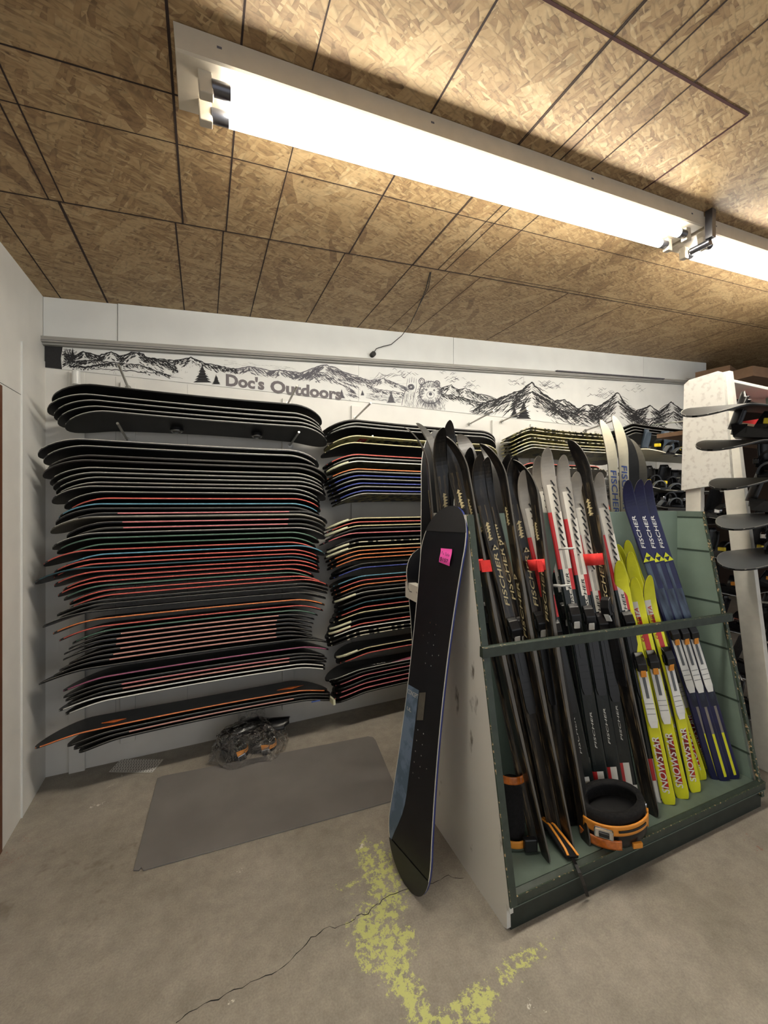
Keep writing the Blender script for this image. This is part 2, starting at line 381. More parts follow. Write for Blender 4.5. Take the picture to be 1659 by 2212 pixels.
_txt = {}
def text_mesh(s, matname, depth=0.0, shear=0.0, offset=0.0):
    key = (s, matname, depth, shear, offset)
    if key not in _txt:
        cu = bpy.data.curves.new('lettering', 'FONT'); cu.body = s; cu.size = 1; cu.align_x = 'LEFT'
        cu.extrude = depth; cu.shear = shear; cu.offset = offset; cu.resolution_u = 3
        o = bpy.data.objects.new('tmp', cu); col.objects.link(o)
        me = bpy.data.meshes.new_from_object(o.evaluated_get(bpy.context.evaluated_depsgraph_get()))
        bpy.data.objects.remove(o); bpy.data.curves.remove(cu)
        me.name = 'lettering'; me.materials.clear(); me.materials.append(M[matname])
        xs = [v.co.x for v in me.vertices]; ys = [v.co.y for v in me.vertices]
        x0, x1, y0, y1 = min(xs), max(xs), min(ys), max(ys)
        for v in me.vertices: v.co.x = (v.co.x - x0) / (x1 - x0); v.co.y = (v.co.y - y0) / (y1 - y0)
        _txt[key] = me
    return _txt[key]
# ================================================================ THE ROOM
# floor: fine grid where the camera looks, so worn paint keeps its own outline
xs = [WX - 0.1] + [WX + 0.03 * i for i in range(0, 132)] + [3.6, 4.5, 6, 9]
ys = [-2.2, -1, 0, 0.4] + [0.5 + 0.03 * i for i in range(0, 79)] + [WY + 0.1, 4.6]
vs = [(x, y, 0) for y in ys for x in xs]
W_ = len(xs)
mb = MB(); mb.add(vs, [(j * W_ + i, j * W_ + i + 1, (j + 1) * W_ + i + 1, (j + 1) * W_ + i) for j in range(len(ys) - 1) for i in range(W_ - 1)], 0)
base_n = len(mb.v)
# crack in the concrete
crack = [(380, 2212), (410, 2185), (455, 2166), (505, 2140), (560, 2112), (600, 2100), (640, 2060), (672, 2028), (700, 2008), (735, 2000), (765, 1985), (772, 1976), (795, 1972), (815, 1955), (830, 1940), (866, 1926), (900, 1915), (935, 1905), (960, 1893), (985, 1893), (1010, 1898)]
pts = []
rnd = random.Random(3)
for (a, b) in zip(crack[:-1], crack[1:]):
    for t in (0, 0.34, 0.67):
        p = on_z(a[0] + (b[0] - a[0]) * t, a[1] + (b[1] - a[1]) * t + rnd.uniform(-4, 4)); pts.append(p + Vector((0, 0, 0.0006)))
rows = []
for i, p in enumerate(pts):
    t = (pts[min(i + 1, len(pts) - 1)] - pts[max(i - 1, 0)]).normalized(); n = Vector((-t.y, t.x, 0))
    wv = rnd.uniform(0.0005, 0.0018)
    rows.append([tuple(p - n * wv), tuple(p + n * wv)])
mb.grid(rows, 1, smooth=False)
fl = struct(mb.build('floor', ['floor', 'gap']))
def cap(p, a, b):
    ab = b - a; t = max(0, min(1, (p - a).dot(ab) / max(ab.length_squared, 1e-9))); return (p - (a + ab * t)).length
def strokes(lst): return [(on_z(*a).xy, on_z(*b).xy, r, s) for a, b, r, s in lst]
PA = strokes([((806, 1850), (838, 1925), 0.075, 0.62), ((740, 1920), (790, 1915), 0.04, 0.4), ((775, 1968), (800, 1962), 0.03, 0.5), ((815, 1985), (868, 1955), 0.028, 0.6),
  ((800, 2005), (850, 2040), 0.075, 0.68), ((800, 2070), (860, 2060), 0.05, 0.66), ((850, 2095), (880, 2140), 0.05, 0.75), ((880, 2140), (915, 2215), 0.04, 0.72),
  ((975, 2212), (1045, 2145), 0.04, 0.66), ((1010, 2212), (1048, 2175), 0.04, 0.6), ((1085, 2108), (1160, 2055), 0.028, 0.6), ((781, 1805), (784, 1815), 0.02, 0.5), ((1150, 2055), (1210, 2020), 0.02, 0.35)])
SC = strokes([((195, 1745), (225, 1737), 0.012, 0.6), ((235, 1700), (275, 1665), 0.006, 0.5), ((500, 2165), (515, 2140), 0.006, 0.7), ((1140, 2170), (1170, 2180), 0.012, 0.55), ((1325, 1988), (1328, 1990), 0.006, 0.7),
  ((180, 1712), (215, 1705), 0.008, 0.45), ((278, 2134), (282, 2138), 0.008, 0.7), ((495, 1885), (520, 1885), 0.008, 0.6), ((780, 1820), (782, 1828), 0.008, 0.7), ((440, 1655), (470, 1660), 0.01, 0.4), ((760, 1530), (765, 1532), .008, .6), ((450, 1720), (455, 1725), .01, .4), ((700, 1600), (703, 1601), .006, .6)])
RD = strokes([((1620, 1815), (1659, 1845), 0.02, 0.5), ((1640, 1800), (1659, 1810), 0.015, 0.45), ((0, 1830), (60, 1830), 0.09, 0.2)])
DK = strokes([((140, 1870), (330, 1850), 0.10, 0.42), ((200, 1880), (180, 1980), 0.08, 0.35), ((0, 1960), (15, 1965), 0.03, 0.9), ((1008, 2045), (1012, 2048), 0.015, 0.8), ((455, 1900), (420, 2080), 0.015, 0.4), ((160, 2080), (200, 2090), 0.06, 0.3)])
me = fl.data
for nm, S in (('paint', PA), ('scuff', SC), ('redpaint', RD), ('darkstain', DK)):
    at = me.attributes.new(nm, 'FLOAT', 'POINT')
    vals = [0.0] * len(me.vertices)
    for i in range(base_n):
        p = me.vertices[i].co.xy
        if p.y < 0.4 or p.x > 3.2: continue
        b_ = 0
        for a, b, r, s in S:
            d = cap(p, a, b)
            rr_ = r * {'paint': .92, 'scuff': .6}.get(nm, 1)
            if d < rr_ * 1.9: b_ = max(b_, (min(.66, s) if nm == 'paint' else s) * min(1, (1.9 - d / rr_) / 1.2))
        vals[i] = b_
    at.data.foreach_set('value', vals)

# ceiling of OSB sheets with chalked seams
mb = MB()
def cp(x, y, d=0): return (x, y, ceil_z(x) - d)
mb.prism([cp(WX - 0.1, -2.2), cp(9, -2.2), cp(9, 4.6), cp(WX - 0.1, 4.6)], (0, 0, 0.02), 0)
def seam_y(x, y0, y1, wd, mi=1, dx=0):
    mb.prism([cp(x - wd, y0, 0.0012), cp(x - wd + dx, y1, 0.0012), cp(x + wd + dx, y1, 0.0012), cp(x + wd, y0, 0.0012)], (0, 0, 0.0010), mi)
def seam_x(y, x0, x1, wd, mi=1):
    mb.prism([cp(x0, y - wd, 0.0012), cp(x1, y - wd, 0.0012), cp(x1, y + wd, 0.0012), cp(x0, y + wd, 0.0012)], (0, 0, 0.0010), mi)
YJ = on_ceil(740, 545).y
for px, py, wd in ((130, 642, .0035), (233, 655, .006), (398, 668, .004), (470, 672, .0035), (541, 680, .0035), (663, 692, .0035), (775, 704, .0035), (838, 712, .002), (893, 717, .002), (1050, 735, .003), (1160, 747, .003), (1275, 758, .002), (1400, 770, .003)):
    x = on_ceil(px, py).x; seam_y(x, YJ, WY, wd * 0.8)
for px, py, wd in ((105, 430, .003), (135, 430, .003), (383, 320, .0045), (510, 235, .0035), (640, 290, .0025), (868, 352, .004), (1040, 405, .002), (1115, 437, .003), (1300, 105, .003), (1380, 150, .003), (1520, 160, .003)):
    x = on_ceil(px, py).x; seam_y(x, -2.1, YJ, wd * 0.8)
seam_x(YJ, WX, 7, .003)
seam_x(on_ceil(380, 205).y, WX, 6, .0022)
seam_x(on_ceil(300, 290).y, WX, 6, .0016)
p = on_ceil(1610, 252); seam_x(on_ceil(1400, 125).y, on_ceil(1100, 0).x, p.x, .004, 2)
seam_y(p.x, on_ceil(1400, 125).y, on_ceil(1410, 430).y, .004, 2)
seam_x(on_ceil(1300, 640).y, 1.5, 7, .0012)
struct(mb.build('ceiling', ['osb', 'seam', 'seam_red']))

# left wall with sheet seams
mb = MB(); mb.box((WX - 0.1, -2.2, 0), (WX, WY + 0.1, 2.75), 0)
ys_ = on_x(45, 1200, WX).y
mb.box((WX - .001, ys_, 0.0), (WX + 0.006, WY, on_x(45, 737, WX).z), 0)
mb.box((WX, ys_ - .002, 0.0), (WX + 0.0075, ys_ + .002, on_x(45, 737, WX).z), 1)
zz = on_x(20, 838, WX).z
mb.box((WX, 2.0, zz - .001), (WX + 0.001, ys_, zz + .001), 2)
struct(mb.build('wall_left', ['wall', 'header', 'gap']))
y1 = on_x(3, 1200, WX).y
mb = MB(); mb.box((WX, y1 - 0.12, 0), (WX + 0.003, y1, zz - .01), 0); mb.box((WX, y1, 0), (WX + 0.002, y1 + .004, zz - .01), 1)
struct(mb.build('trim_1', ['wood', 'gap']))

# back wall
mb = MB(); mb.box((WX - 0.1, WY, 0), (5.5, WY + 0.1, 3.3), 0)
for xx in (on_y(405, 860, WY).x, on_y(1235, 860, WY).x, on_y(250, 950, WY).x): mb.box((xx - .0008, WY - .001, 0.2), (xx + .0008, WY, 2.3), 1)
struct(mb.build('wall_back', ['wall', 'trim']))
mb = MB(); mb.box((8.0, -2.2, 0), (8.1, WY + 1.6, 3.5), 0); mb.box((5.5, WY + 1.5, 0), (8.1, WY + 1.6, 3.5), 0); mb.box((5.4, WY + .1, 0), (5.5, WY + 1.6, 3.3), 0)
struct(mb.build('wall_right', ['darkwall']))
# header boards above the ledge (slope with the ceiling)
def hz(x, off): return ceil_z(x) - off
xa = WX
for i, px in enumerate((256, 975, 1384, None)):
    xb = on_y(px, 700, WY).x if px else 5.48
    mb = MB(); t = 0.03 if i else 0.022
    mb.prism([(xa + .002, WY - t, hz(xa, .002)), (xb - .002, WY - t, hz(xb, .002)), (xb - .002, WY - t, hz(xb, .26)), (xa + .002, WY - t, hz(xa, .26))], (0, t - .001, 0), 0)
    struct(mb.build('trim_%d' % (i + 2), ['header'])); xa = xb
# ledge under the header
mb = MB()
for (o0, o1, y0) in ((.232, .262, .055), (.262, .272, .035)):
    mb.prism([(WX, WY - y0, hz(WX, o0)), (5.45, WY - y0, hz(5.45, o0)), (5.45, WY - y0, hz(5.45, o1)), (WX, WY - y0, hz(WX, o1))], (0, y0 - .001, 0), 0)
mb.prism([(WX, WY - .0562, hz(WX, .252)), (5.45, WY - .0562, hz(5.45, .252)), (5.45, WY - .0562, hz(5.45, .255)), (WX, WY - .0562, hz(WX, .255))], (0, .002, 0), 1)
x0 = on_y(1190, 810, WY).x
mb.prism([(x0, WY - .075, hz(x0, .228)), (x0 + 1.6, WY - .075, hz(x0 + 1.6, .235)), (x0 + 1.6, WY - .075, hz(x0 + 1.6, .245)), (x0, WY - .075, hz(x0, .238))], (0, .07, 0), 1)
struct(mb.build('trim_6', ['trim', 'ink_grey']))
# vertical battens that carry the pegs
BAT = []
for i, px in enumerate((168, 277, 621, 768, 1068, 1150, 1290, 1420)):
    x = on_y(px, 1300, WY).x; BAT.append(x)
    mb = MB(); mb.box((x - .038, WY - .022, 0.11 if px != 168 else 0.0), (x + .038, WY - .0005, 2.27 if i not in (0,) else 2.3), 0)
    struct(mb.build('trim_%d' % (i + 7), ['wall'], bevel=.002))

# ---------------------------------------------------------------- mural
ZM = on_y(436, 831, WY).z
MY = WY - 0.006
mur = empty('mural'); mur.location = (0, MY, 0)
tag(mur, 'long black and white hand-drawn mountain mural under the ledge on the back wall', 'mural')
def lp(p): return (p.x, p.y - MY, p.z)
seams = [WX + .003, on_y(774, 820, WY).x, on_y(1130, 820, WY).x, on_y(1480, 850, WY).x + .5]
mb = MB()
for a, b in zip(seams[:-1], seams[1:]):
    mb.prism([(a + .001, 0, ZM), (b - .001, 0, ZM), (b - .001, 0, hz(b, .268)), (a + .001, 0, hz(a, .268))], (0, .005, 0), 0)
mb.build('mural_panel', ['mural'], mur)
ink = [MB(), MB()]
rnd = random.Random(11)
def mp_(px, py): return on_y(px, py, MY - .0012)
def stroke(pts, w, k=0, taper=True):
    if any(482 < q[0] < 745 and q[1] > 806 + .105 * (q[0] - 487) for q in pts): return
    P = [mp_(*p) for p in pts]; rows = []
    for i, p in enumerate(P):
        t = (P[min(i + 1, len(P) - 1)] - P[max(i - 1, 0)])
        if t.length < 1e-6: continue
        t.normalize(); n = Vector((-t.z, 0, t.x))
        f = math.sin(math.pi * (0.12 + 0.8 * i / max(1, len(P) - 1))) if taper else 1
        hw = w * 0.0028 / 2 * f * rnd.uniform(.7, 1.3)
        y = MY - .0006 - rnd.random() * .0002
        a = p + n * hw; b = p - n * hw
        if max(a.z, b.z) > hz(p.x, .274): continue
        rows.append([(a.x, y - MY, max(a.z, ZM + .001)), (b.x, y - MY, max(b.z, ZM + .001))])
    if len(rows) > 1: ink[k].grid(rows, 0, smooth=False)
def jag(pts, amp, step=6):
    out = []
    for (a, b) in zip(pts[:-1], pts[1:]):
        n = max(1, int(math.dist(a, b) / step))
        for i in range(n):
            t = i / n; out.append((a[0] + (b[0] - a[0]) * t + rnd.uniform(-amp, amp), a[1] + (b[1] - a[1]) * t + rnd.uniform(-amp, amp)))
    out.append(pts[-1]); return out
def interp(pts, x):
    for a, b in zip(pts[:-1], pts[1:]):
        if a[0] <= x <= b[0]: return a[1] + (b[1] - a[1]) * (x - a[0]) / max(1e-6, b[0] - a[0])
    return None
def ridge(pts, k, wline, depth, dens, dark=1.0):
    """a skyline and the ink hatching that falls from it"""
    stroke(jag(pts, wline * .5, 5), wline, k, False)
    x0, x1 = pts[0][0], pts[-1][0]; bold = k == 0 and x0 > 1000; n = int((x1 - x0) * dens * (.9 if bold else 1.5))
    if bold: stroke(jag(pts, 1.4, 5), 3.4, k, False)
    for _ in range(n):
        x = rnd.uniform(x0, x1); y = interp(pts, x)
        sl = ((interp(pts, min(x1, x + 6)) or y) - (interp(pts, max(x0, x - 6)) or y))
        s = 1 if sl > 0 else -1
        y += abs(rnd.gauss(0, depth * .45)); ln = rnd.uniform(.25, 1) * depth * .6
        q = [(x, y)]
        for j in range(3): q.append((q[-1][0] + s * ln * rnd.uniform(.2, .55), q[-1][1] + ln * rnd.uniform(.12, .4)))
        stroke(q, rnd.uniform(.6, 2.3) * (1.5 if bold else min(dark, 1.0)), k)
def tree(x, yb, h, w, k=0):
    P = []
    n = 7
    for i in range(n): P.append((x - w * (i + .8) / n * rnd.uniform(.8, 1.1), yb - h + h * (i + 1) / n)); P.append((x - w * (i + .3) / n * .6, yb - h + h * (i + 1) / n - h * .02))
    Lp = [(x, yb - h)] + P
    Rp = [(2 * x - a + rnd.uniform(-.8, .8), b) for a, b in P]
    V = [mp_(*q) for q in Lp + Rp[::-1]]
    # triangle strips between the two sides
    A = [mp_(*q) for q in P]; B = [mp_(*q) for q in Rp]; top = mp_(x, yb - h)
    y = -.0009
    ink[k].add([(top.x, y, top.z), (A[0].x, y, A[0].z), (B[0].x, y, B[0].z)], [(0, 1, 2)], 0)
    for i in range(len(A) - 1):
        ink[k].add([(q.x, y, max(q.z, ZM)) for q in (A[i], B[i], B[i + 1], A[i + 1])], [(0, 1, 2, 3)], 0)
# left: trunk block
mb2 = ink[0]
a = WX + .004; b = on_y(134, 770, MY).x
mb2.prism([(a, -.0008, ZM), (b, -.0008, ZM), (b - .005, -.0008, ZM + .06), (b + .003, -.0008, hz(b, .27)), (a, -.0008, hz(a, .27))], (0, .0008, 0), 0)
tree(157, 775, 24, 7)
for i in range(60): stroke([(rnd.uniform(134, 160), rnd.uniform(752, 785))] * 1 + [(rnd.uniform(138, 168), rnd.uniform(752, 785))], rnd.uniform(1, 3))
ridge([(135, 765), (160, 768), (180, 760), (215, 768), (240, 760), (262, 770), (285, 762), (296, 757), (318, 772), (345, 778), (380, 792)], 0, 2.6, 16, 1.2, 1.2)
ridge([(300, 772), (335, 774), (360, 778), (385, 778), (413, 772), (440, 784), (470, 790), (510, 798)], 0, 2.4, 12, 1.1, 1.1)
ridge([(140, 782), (200, 778), (260, 785), (300, 788), (370, 812)], 0, 2, 10, .7)
ridge([(150, 790), (185, 792), (240, 785)], 0, 3, 6, .9, 1.3)
stroke(jag([(180, 795), (260, 800), (330, 805), (395, 818)], 1.5), 1.6)
for x in range(60): q = (rnd.uniform(200, 460), rnd.uniform(792, 812)); stroke([q, (q[0] + rnd.uniform(-1, 2), q[1] - rnd.uniform(2, 5))], 1)
for x, h in ((374, 10), (383, 6), (482, 7), (489, 6)): tree(x, 805 if x < 400 else 802, h, 3)
tree(437, 826, 40, 19); tree(467, 830, 22, 10)
# middle grey part
ridge([(505, 798), (540, 792), (580, 800), (610, 800), (650, 806), (675, 796), (700, 788), (718, 792), (745, 805), (774, 812)], 1, 2.4, 26, 1.5, 1.1)
ridge([(640, 812), (675, 803), (700, 806), (735, 830), (765, 845)], 1, 2, 20, 1.2)
ridge([(774, 815), (800, 822), (830, 818), (850, 826), (880, 838)], 1, 2, 12, 1.2)
ridge([(790, 830), (810, 840), (870, 848)], 1, 1.8, 10, 1.0)
for x, h, yb in ((525, 12, 805), (538, 12, 802), (640, 14, 818), (783, 12, 854), (738, 20, 860), (845, 26, 870), (600, 10, 812)): tree(x, yb, h, h * .42, 1)
for i in range(120): q = (rnd.uniform(480, 870), 0); y = 775 + (q[0] - 480) * .12 + rnd.uniform(0, 14); stroke([(q[0], y), (q[0] + rnd.uniform(5, 14), y + rnd.uniform(0, 2))], .8, 1)
for i in range(130): q = rnd.uniform(790, 862); y = 850 + (q - 790) * .11 + rnd.uniform(0, 12); stroke([(q, y), (q + rnd.uniform(4, 12), y + rnd.uniform(-1, 2))], 1.4, 1)
for i in range(14): stroke(jag([(805 + i * 6, 822 - i), (820 + i * 6, 808 + rnd.uniform(-4, 4)), (834 + i * 5, 812)], 2), 1, 1) if i < 8 else None
# bear with a raised paw
def circ(cx, cy, rx, ry, w, k=1, a0=0, a1=360, n=26): stroke([(cx + rx * math.cos(R(a0 + (a1 - a0) * i / n)), cy + ry * math.sin(R(a0 + (a1 - a0) * i / n))) for i in range(n + 1)], w, k, False)
circ(930, 848, 24, 24, 2.6); circ(911, 824, 6, 7, 3); circ(944, 829, 6, 6, 3); circ(911, 824, 3, 4, 2); circ(944, 829, 3, 3, 2)
for rr in (1, 2, 3): circ(930, 851, rr, rr * .9, 2.4, 1)
circ(930, 853, 8, 7, 1.4); circ(921, 842, 1.5, 1.2, 2.4); circ(938, 843, 1.5, 1.2, 2.4)
stroke([(930, 856), (930, 860), (924, 862)], 1.2, 1); stroke([(930, 860), (936, 862)], 1.2, 1)
for i in range(260):
    a = rnd.uniform(0, 2 * math.pi); r = rnd.uniform(12, 25); x = 930 + r * math.cos(a); y = 850 + r * math.sin(a)
    stroke([(x, y), (x + 5 * math.cos(a) * .7, y + 5 * math.sin(a)), (x + 7 * math.cos(a), y + 4 + 6 * math.sin(a))], rnd.uniform(.8, 1.8), 1)
for i in range(220):
    x = rnd.uniform(898, 962); y = rnd.uniform(862, 884) if x > 905 else rnd.uniform(850, 880)
    stroke([(x, y), (x + rnd.uniform(-3, 3), y + 5)], rnd.uniform(1, 2.2), 1)
stroke([(868, 876), (871, 855), (877, 842), (879, 826)], 2.6, 1); stroke([(893, 878), (893, 858), (899, 840), (900, 828)], 2.2, 1)
for i in range(5): stroke([(879 + i * 5, 826 - abs(2 - i) * -1), (881 + i * 4.6, 818 - (2 - abs(2 - i)) * 2)], 3.6, 1)
circ(888, 836, 6, 5, 4); circ(888, 836, 3, 3, 4)
for i in range(130): x = rnd.uniform(872, 896); y = rnd.uniform(842, 880); stroke([(x, y), (x + rnd.uniform(-2, 3), y + 6)], rnd.uniform(.8, 1.6), 1)
# right of the bear
ridge([(953, 838), (975, 832), (990, 842), (1005, 838), (1030, 850), (1055, 856), (1072, 862)], 0, 2.4, 16, 1.5, 1.1)
ridge([(952, 850), (990, 856), (1030, 868), (1060, 872)], 0, 2.6, 12, 1.4)
ridge([(1030, 876), (1075, 862), (1100, 852), (1128, 842), (1149, 826), (1170, 848), (1200, 868), (1230, 880)], 0, 2.8, 34, 2.0, 1.3)
ridge([(1110, 862), (1150, 846), (1185, 868), (1215, 888), (1245, 895)], 0, 2.4, 26, 1.8, 1.3)
ridge([(1195, 866), (1220, 864), (1250, 884), (1265, 874), (1290, 878), (1310, 868), (1335, 848), (1352, 876), (1372, 888), (1400, 880)], 0, 2.8, 32, 2.2, 1.5)
ridge([(1250, 888), (1300, 890), (1335, 866), (1365, 896), (1400, 915)], 0, 2.8, 30, 2.0, 1.4)
ridge([(1380, 888), (1405, 876), (1425, 892), (1450, 868), (1470, 884), (1500, 892)], 0, 2.8, 36, 2.2, 1.4)
ridge([(1390, 905), (1420, 905), (1455, 890), (1500, 915)], 0, 2.6, 26, 2.0, 1.3)
tree(1131, 905, 40, 18, 0); tree(1111, 902, 24, 11, 0)
for cx, cy, n, sp in ((968, 815, 16, 22), (1010, 832, 14, 20), (1180, 832, 34, 36), (1300, 850, 34, 34), (870, 808, 14, 24), (1110, 825, 14, 26), (1370, 840, 10, 30)):
    for i in range(n):
        x = cx + rnd.gauss(0, sp * .45); y = cy + rnd.gauss(0, 5) + (x - cx) * .12
        stroke([(x + j * 2.6, y + math.sin(j * 1.2 + i) * 2.2) for j in range(5)], rnd.uniform(.8, 1.6), 1)
ink[0].build('ink_drawing', ['ink'], mur); ink[1].build('ink_drawing', ['ink_grey'], mur)
# painted lettering
for word, pa, pb, hpx in (("Doc's", (488, 834), (571, 841), 29), ("Outdoors", (584, 848), (738, 864), 30)):
    A = mp_(*pa); B = mp_(*pb); d = (B - A).length
    o = place('lettering', text_mesh(word, 'ink_letter', 0, 0, 0.04), mur)
    o.matrix_local = Matrix.Translation((A.x, -.0016, A.z)) @ Matrix.Rotation(R(90), 4, 'X') @ Matrix.Diagonal((d, hpx / F * 2.52, 1, 1))
tag(mur.children[-1], 'grey painted shop lettering')
# ================================================================ LIGHTS OF THE ROOM
ang = math.atan(CS)
def light_fixture(x0, length, y, label):
    """open two-tube strip light fixed under the sloped ceiling"""
    loc = Vector((x0, y, ceil_z(x0) - 0.002))
    root = empty('strip_light', Matrix.Translation(loc) @ Matrix.Rotation(-ang, 4, 'Y'))
    tag(root, label, 'ceiling light', 'strip lights under the ceiling')
    L_ = length
    mb = MB()
    prof = [(-.088, 0), (-.088, -.064), (-.082, -.068), (.082, -.068), (.088, -.064), (.088, 0)]
    mb.prism([(0, a, b) for a, b in prof], (L_, 0, 0), 0)
    for x in (.1, L_ * .33, L_ * .66, L_ - .1): mb.box((x, -.0885, -.03), (x + .012, -.088, -.024), 1)
    mb.build('housing', ['fixture', 'ink_grey'], root)
    for sy in (-.043, .043):
        for x in (.05, L_ - .085):
            s = MB(); s.box((x, sy - .014, -.125), (x + .035, sy + .014, -.058), 0)
            s.build('tube_socket', ['fixture'], root, bevel=.003)
        t = MB(); t.tube([(.13, sy, -.095), (L_ - .13, sy, -.095)], .0185, 0, 16)
        to = t.build('fluorescent_tube', ['tube'], root)
        for xa_, xb_ in ((.083, .13), (L_ - .13, L_ - .083)):
            c = MB(); c.tube([(xa_, sy, -.095), (xb_, sy, -.095)], .019, 0, 16); c.build('end_cap', ['tubecap'], to)
    return root
pA = on_ceil(372, 60, .05); pB = on_ceil(1508, 488, .05)
FY = (pA.y + pB.y) / 2 + .088
light_fixture(pA.x, pB.x - pA.x, FY, 'long two-tube strip light whose whole bare length shows under the ceiling')
light_fixture(pB.x + .03, 2.2, FY + .02, 'second strip light continuing end to end past the joint, cut off at frame edge')
br = MB(); x = pB.x + .012; br.box((x - .012, FY - .12, ceil_z(x) - .135), (x + .018, FY - .09, ceil_z(x) - .001), 0); br.tube([(x + .003, FY - .105, ceil_z(x) - .15), (x + .003, FY - .02, ceil_z(x) - .15)], .016, 0, 10)
tag(br.build('joint_bracket', ['tubecap']), 'dark metal bracket at the joint between the two strip lights', 'bracket')

# cable and the socket it runs to
p0 = on_ceil(929, 588, .001); ph = on_y(806, 765, WY - .055)
cs_ = [p0, on_plane(918, 640, p0, Vector((0, 1, 0))), ]
cs_ = [p0, on_ceil(920, 625, .006), on_ceil(900, 672, .012), on_ceil(886, 700, .012), on_y(868, 725, WY - .06), on_y(845, 744, WY - .05), on_y(828, 748, WY - .05), on_y(813, 753, WY - .06), ph + Vector((0, -.01, .006))]
cs2 = [p0, on_y(925, 610, 2.55), on_y(905, 660, 2.7)] 
m_ = MB(); m_.tube(cs_, .0028, 0, 6); m_.tube([p0 + Vector((.006, 0, 0)), on_ceil(926, 620, .006), on_ceil(908, 655, .008), on_ceil(886, 700, .010)], .0022, 0, 6)
tag(m_.build('hanging_cable', ['cable']), 'thin black cable hanging from the ceiling seam to the ledge', 'cable')
m_ = MB(); m_.disc(ph + Vector((0, -.012, 0)), .019, .06, 0, 20, axis='y'); 
so = m_.build('cable_socket', ['cable']); tag(so, 'small round black cable socket on the ledge below the header', 'socket')

# ================================================================ SNOWBOARDS
def hw(u, waist=.122, tip=.145):
    """half width at u in -1..1"""
    a = abs(u)
    if a < .74: return waist + (tip - waist) * (a / .74) ** 2
    t = (a - .74) / .26
    return tip * math.sqrt(max(0, 1 - t ** 2.3))
def kick(u, h=.055): a = abs(u); return -h * max(0, (a - .70) / .30) ** 1.7
def board_mesh(L_, name, drop=.055, waist=.122, tip=.145, th=.009, N_=44):
    """base side up, tips pointing down (z); material slots: 0 base up, 1 underside, 2 side"""
    mb = MB(); us = [-1 + 2 * i / N_ for i in range(N_ + 1)]
    us = sorted(set([-.999, -.99, -.97, .97, .99, .999] + us[1:-1]))
    top, bot = [], []
    for u in us:
        h = max(hw(u, waist, tip), .004); z = kick(u, drop) + .006 * (1 - u * u)
        top.append([(u * L_ / 2, h * c, z + th / 2) for c in (-1, -.8, 0, .8, 1)])
        bot.append([(u * L_ / 2, h * c, z - th / 2) for c in (1, .8, 0, -.8, -1)])
    mb.grid(top, 0); mb.grid(bot, 1)
    for i in range(len(us) - 1):
        for a, b in ((top[i][0], top[i + 1][0]), ):
            mb.add([a, bot[i][4], bot[i + 1][4], b], [(0, 1, 2, 3)], 2)
        mb.add([top[i][4], top[i + 1][4], bot[i + 1][0], bot[i][0]], [(0, 1, 2, 3)], 2)
    mb.add(top[0], [(0, 1, 2, 3, 4)], 2); 
    return mb.mesh(name, ['vinyl', 'vinyl', 'vinyl'])
def edge_mesh(L_, name, z0, z1, u0=-.985, u1=.985, drop=.055, waist=.122, tip=.145, m='e_grey', off=.0009, N_=48, both=True):
    mb = MB()
    for sgn in ((-1, 1) if both else (-1,)):
        rows = []
        for i in range(N_ + 1):
            u = u0 + (u1 - u0) * i / N_
            # denser near the round tips
            z = kick(u, drop) + .006 * (1 - u * u); h = hw(u, waist, tip) + off
            x = u * L_ / 2
            rows.append([(x, sgn * (h - .003), z + z1), (x, sgn * h, z + z1), (x, sgn * h, z + z0), (x, sgn * (h - .003), z + z0)])
        mb.grid(rows, 0, close=True)
    return mb.mesh(name, [m])
BL = 1.5
TILT = R(-11)
B_BODY = board_mesh(BL, 'snowboard'); B_BODY_S = board_mesh(1.25, 'snowboard')
B_SIDE = edge_mesh(BL, 'sidewall', -.0028, .0036); B_MID = edge_mesh(BL, 'sidewall', -.0028, .0036, -.62, .62)
B_STEEL = edge_mesh(BL, 'steel_edge', .0016, .0052, off=.0006); B_THIN = edge_mesh(BL, 'steel_edge', .0026, .0048, off=.0006)
S_SIDE = edge_mesh(1.25, 'sidewall', -.0028, .0036); S_STEEL = edge_mesh(1.25, 'steel_edge', .0016, .0052, off=.0006)
g_ = MB()
rows = [];
for i in range(13):
    u = -.995 + .17 * i / 12; z = kick(u) + .006; h = hw(u) + .0016; x = u * BL / 2
    rows.append([(x - .001, -h, z + .007), (x - .001, -h, z - .006), (x - .001, -(h - .012), z - .006), (x - .001, -(h - .012), z + .007)])
g_.grid(rows, 0, close=True); B_GUARD = g_.mesh('tip_guard', ['tipguard'])

CN = {'e_grey': 'silver', 'e_dim': 'dull grey', 'e_white': 'white', 'e_cream': 'cream', 'e_red': 'red', 'e_orange': 'orange', 'e_pink': 'pink', 'e_rose': 'dusty pink', 'e_purple': 'purple-pink',
      'e_cyan': 'light blue', 'e_teal': 'dark teal', 'e_green': 'green', 'e_blue': 'blue', 'e_check': 'chequered'}
ORD = 'topmost,second,third,fourth,fifth,sixth,seventh,eighth,ninth,tenth,eleventh,twelfth,thirteenth,fourteenth,fifteenth,sixteenth,seventeenth,eighteenth,nineteenth,twentieth,twenty-first,twenty-second,twenty-third,twenty-fourth,twenty-fifth,twenty-sixth,twenty-seventh,twenty-eighth'.split(',')
def ordinal(i, n):
    if i == 0: return 'topmost'
    if i == n - 1: return 'lowest'
    if i < len(ORD) and i <= n / 2: return ORD[i] + ' from the top'
    return ORD[n - 1 - i] + ' from the bottom'
YB = 2.655     # middle line of the boards hung on the wall
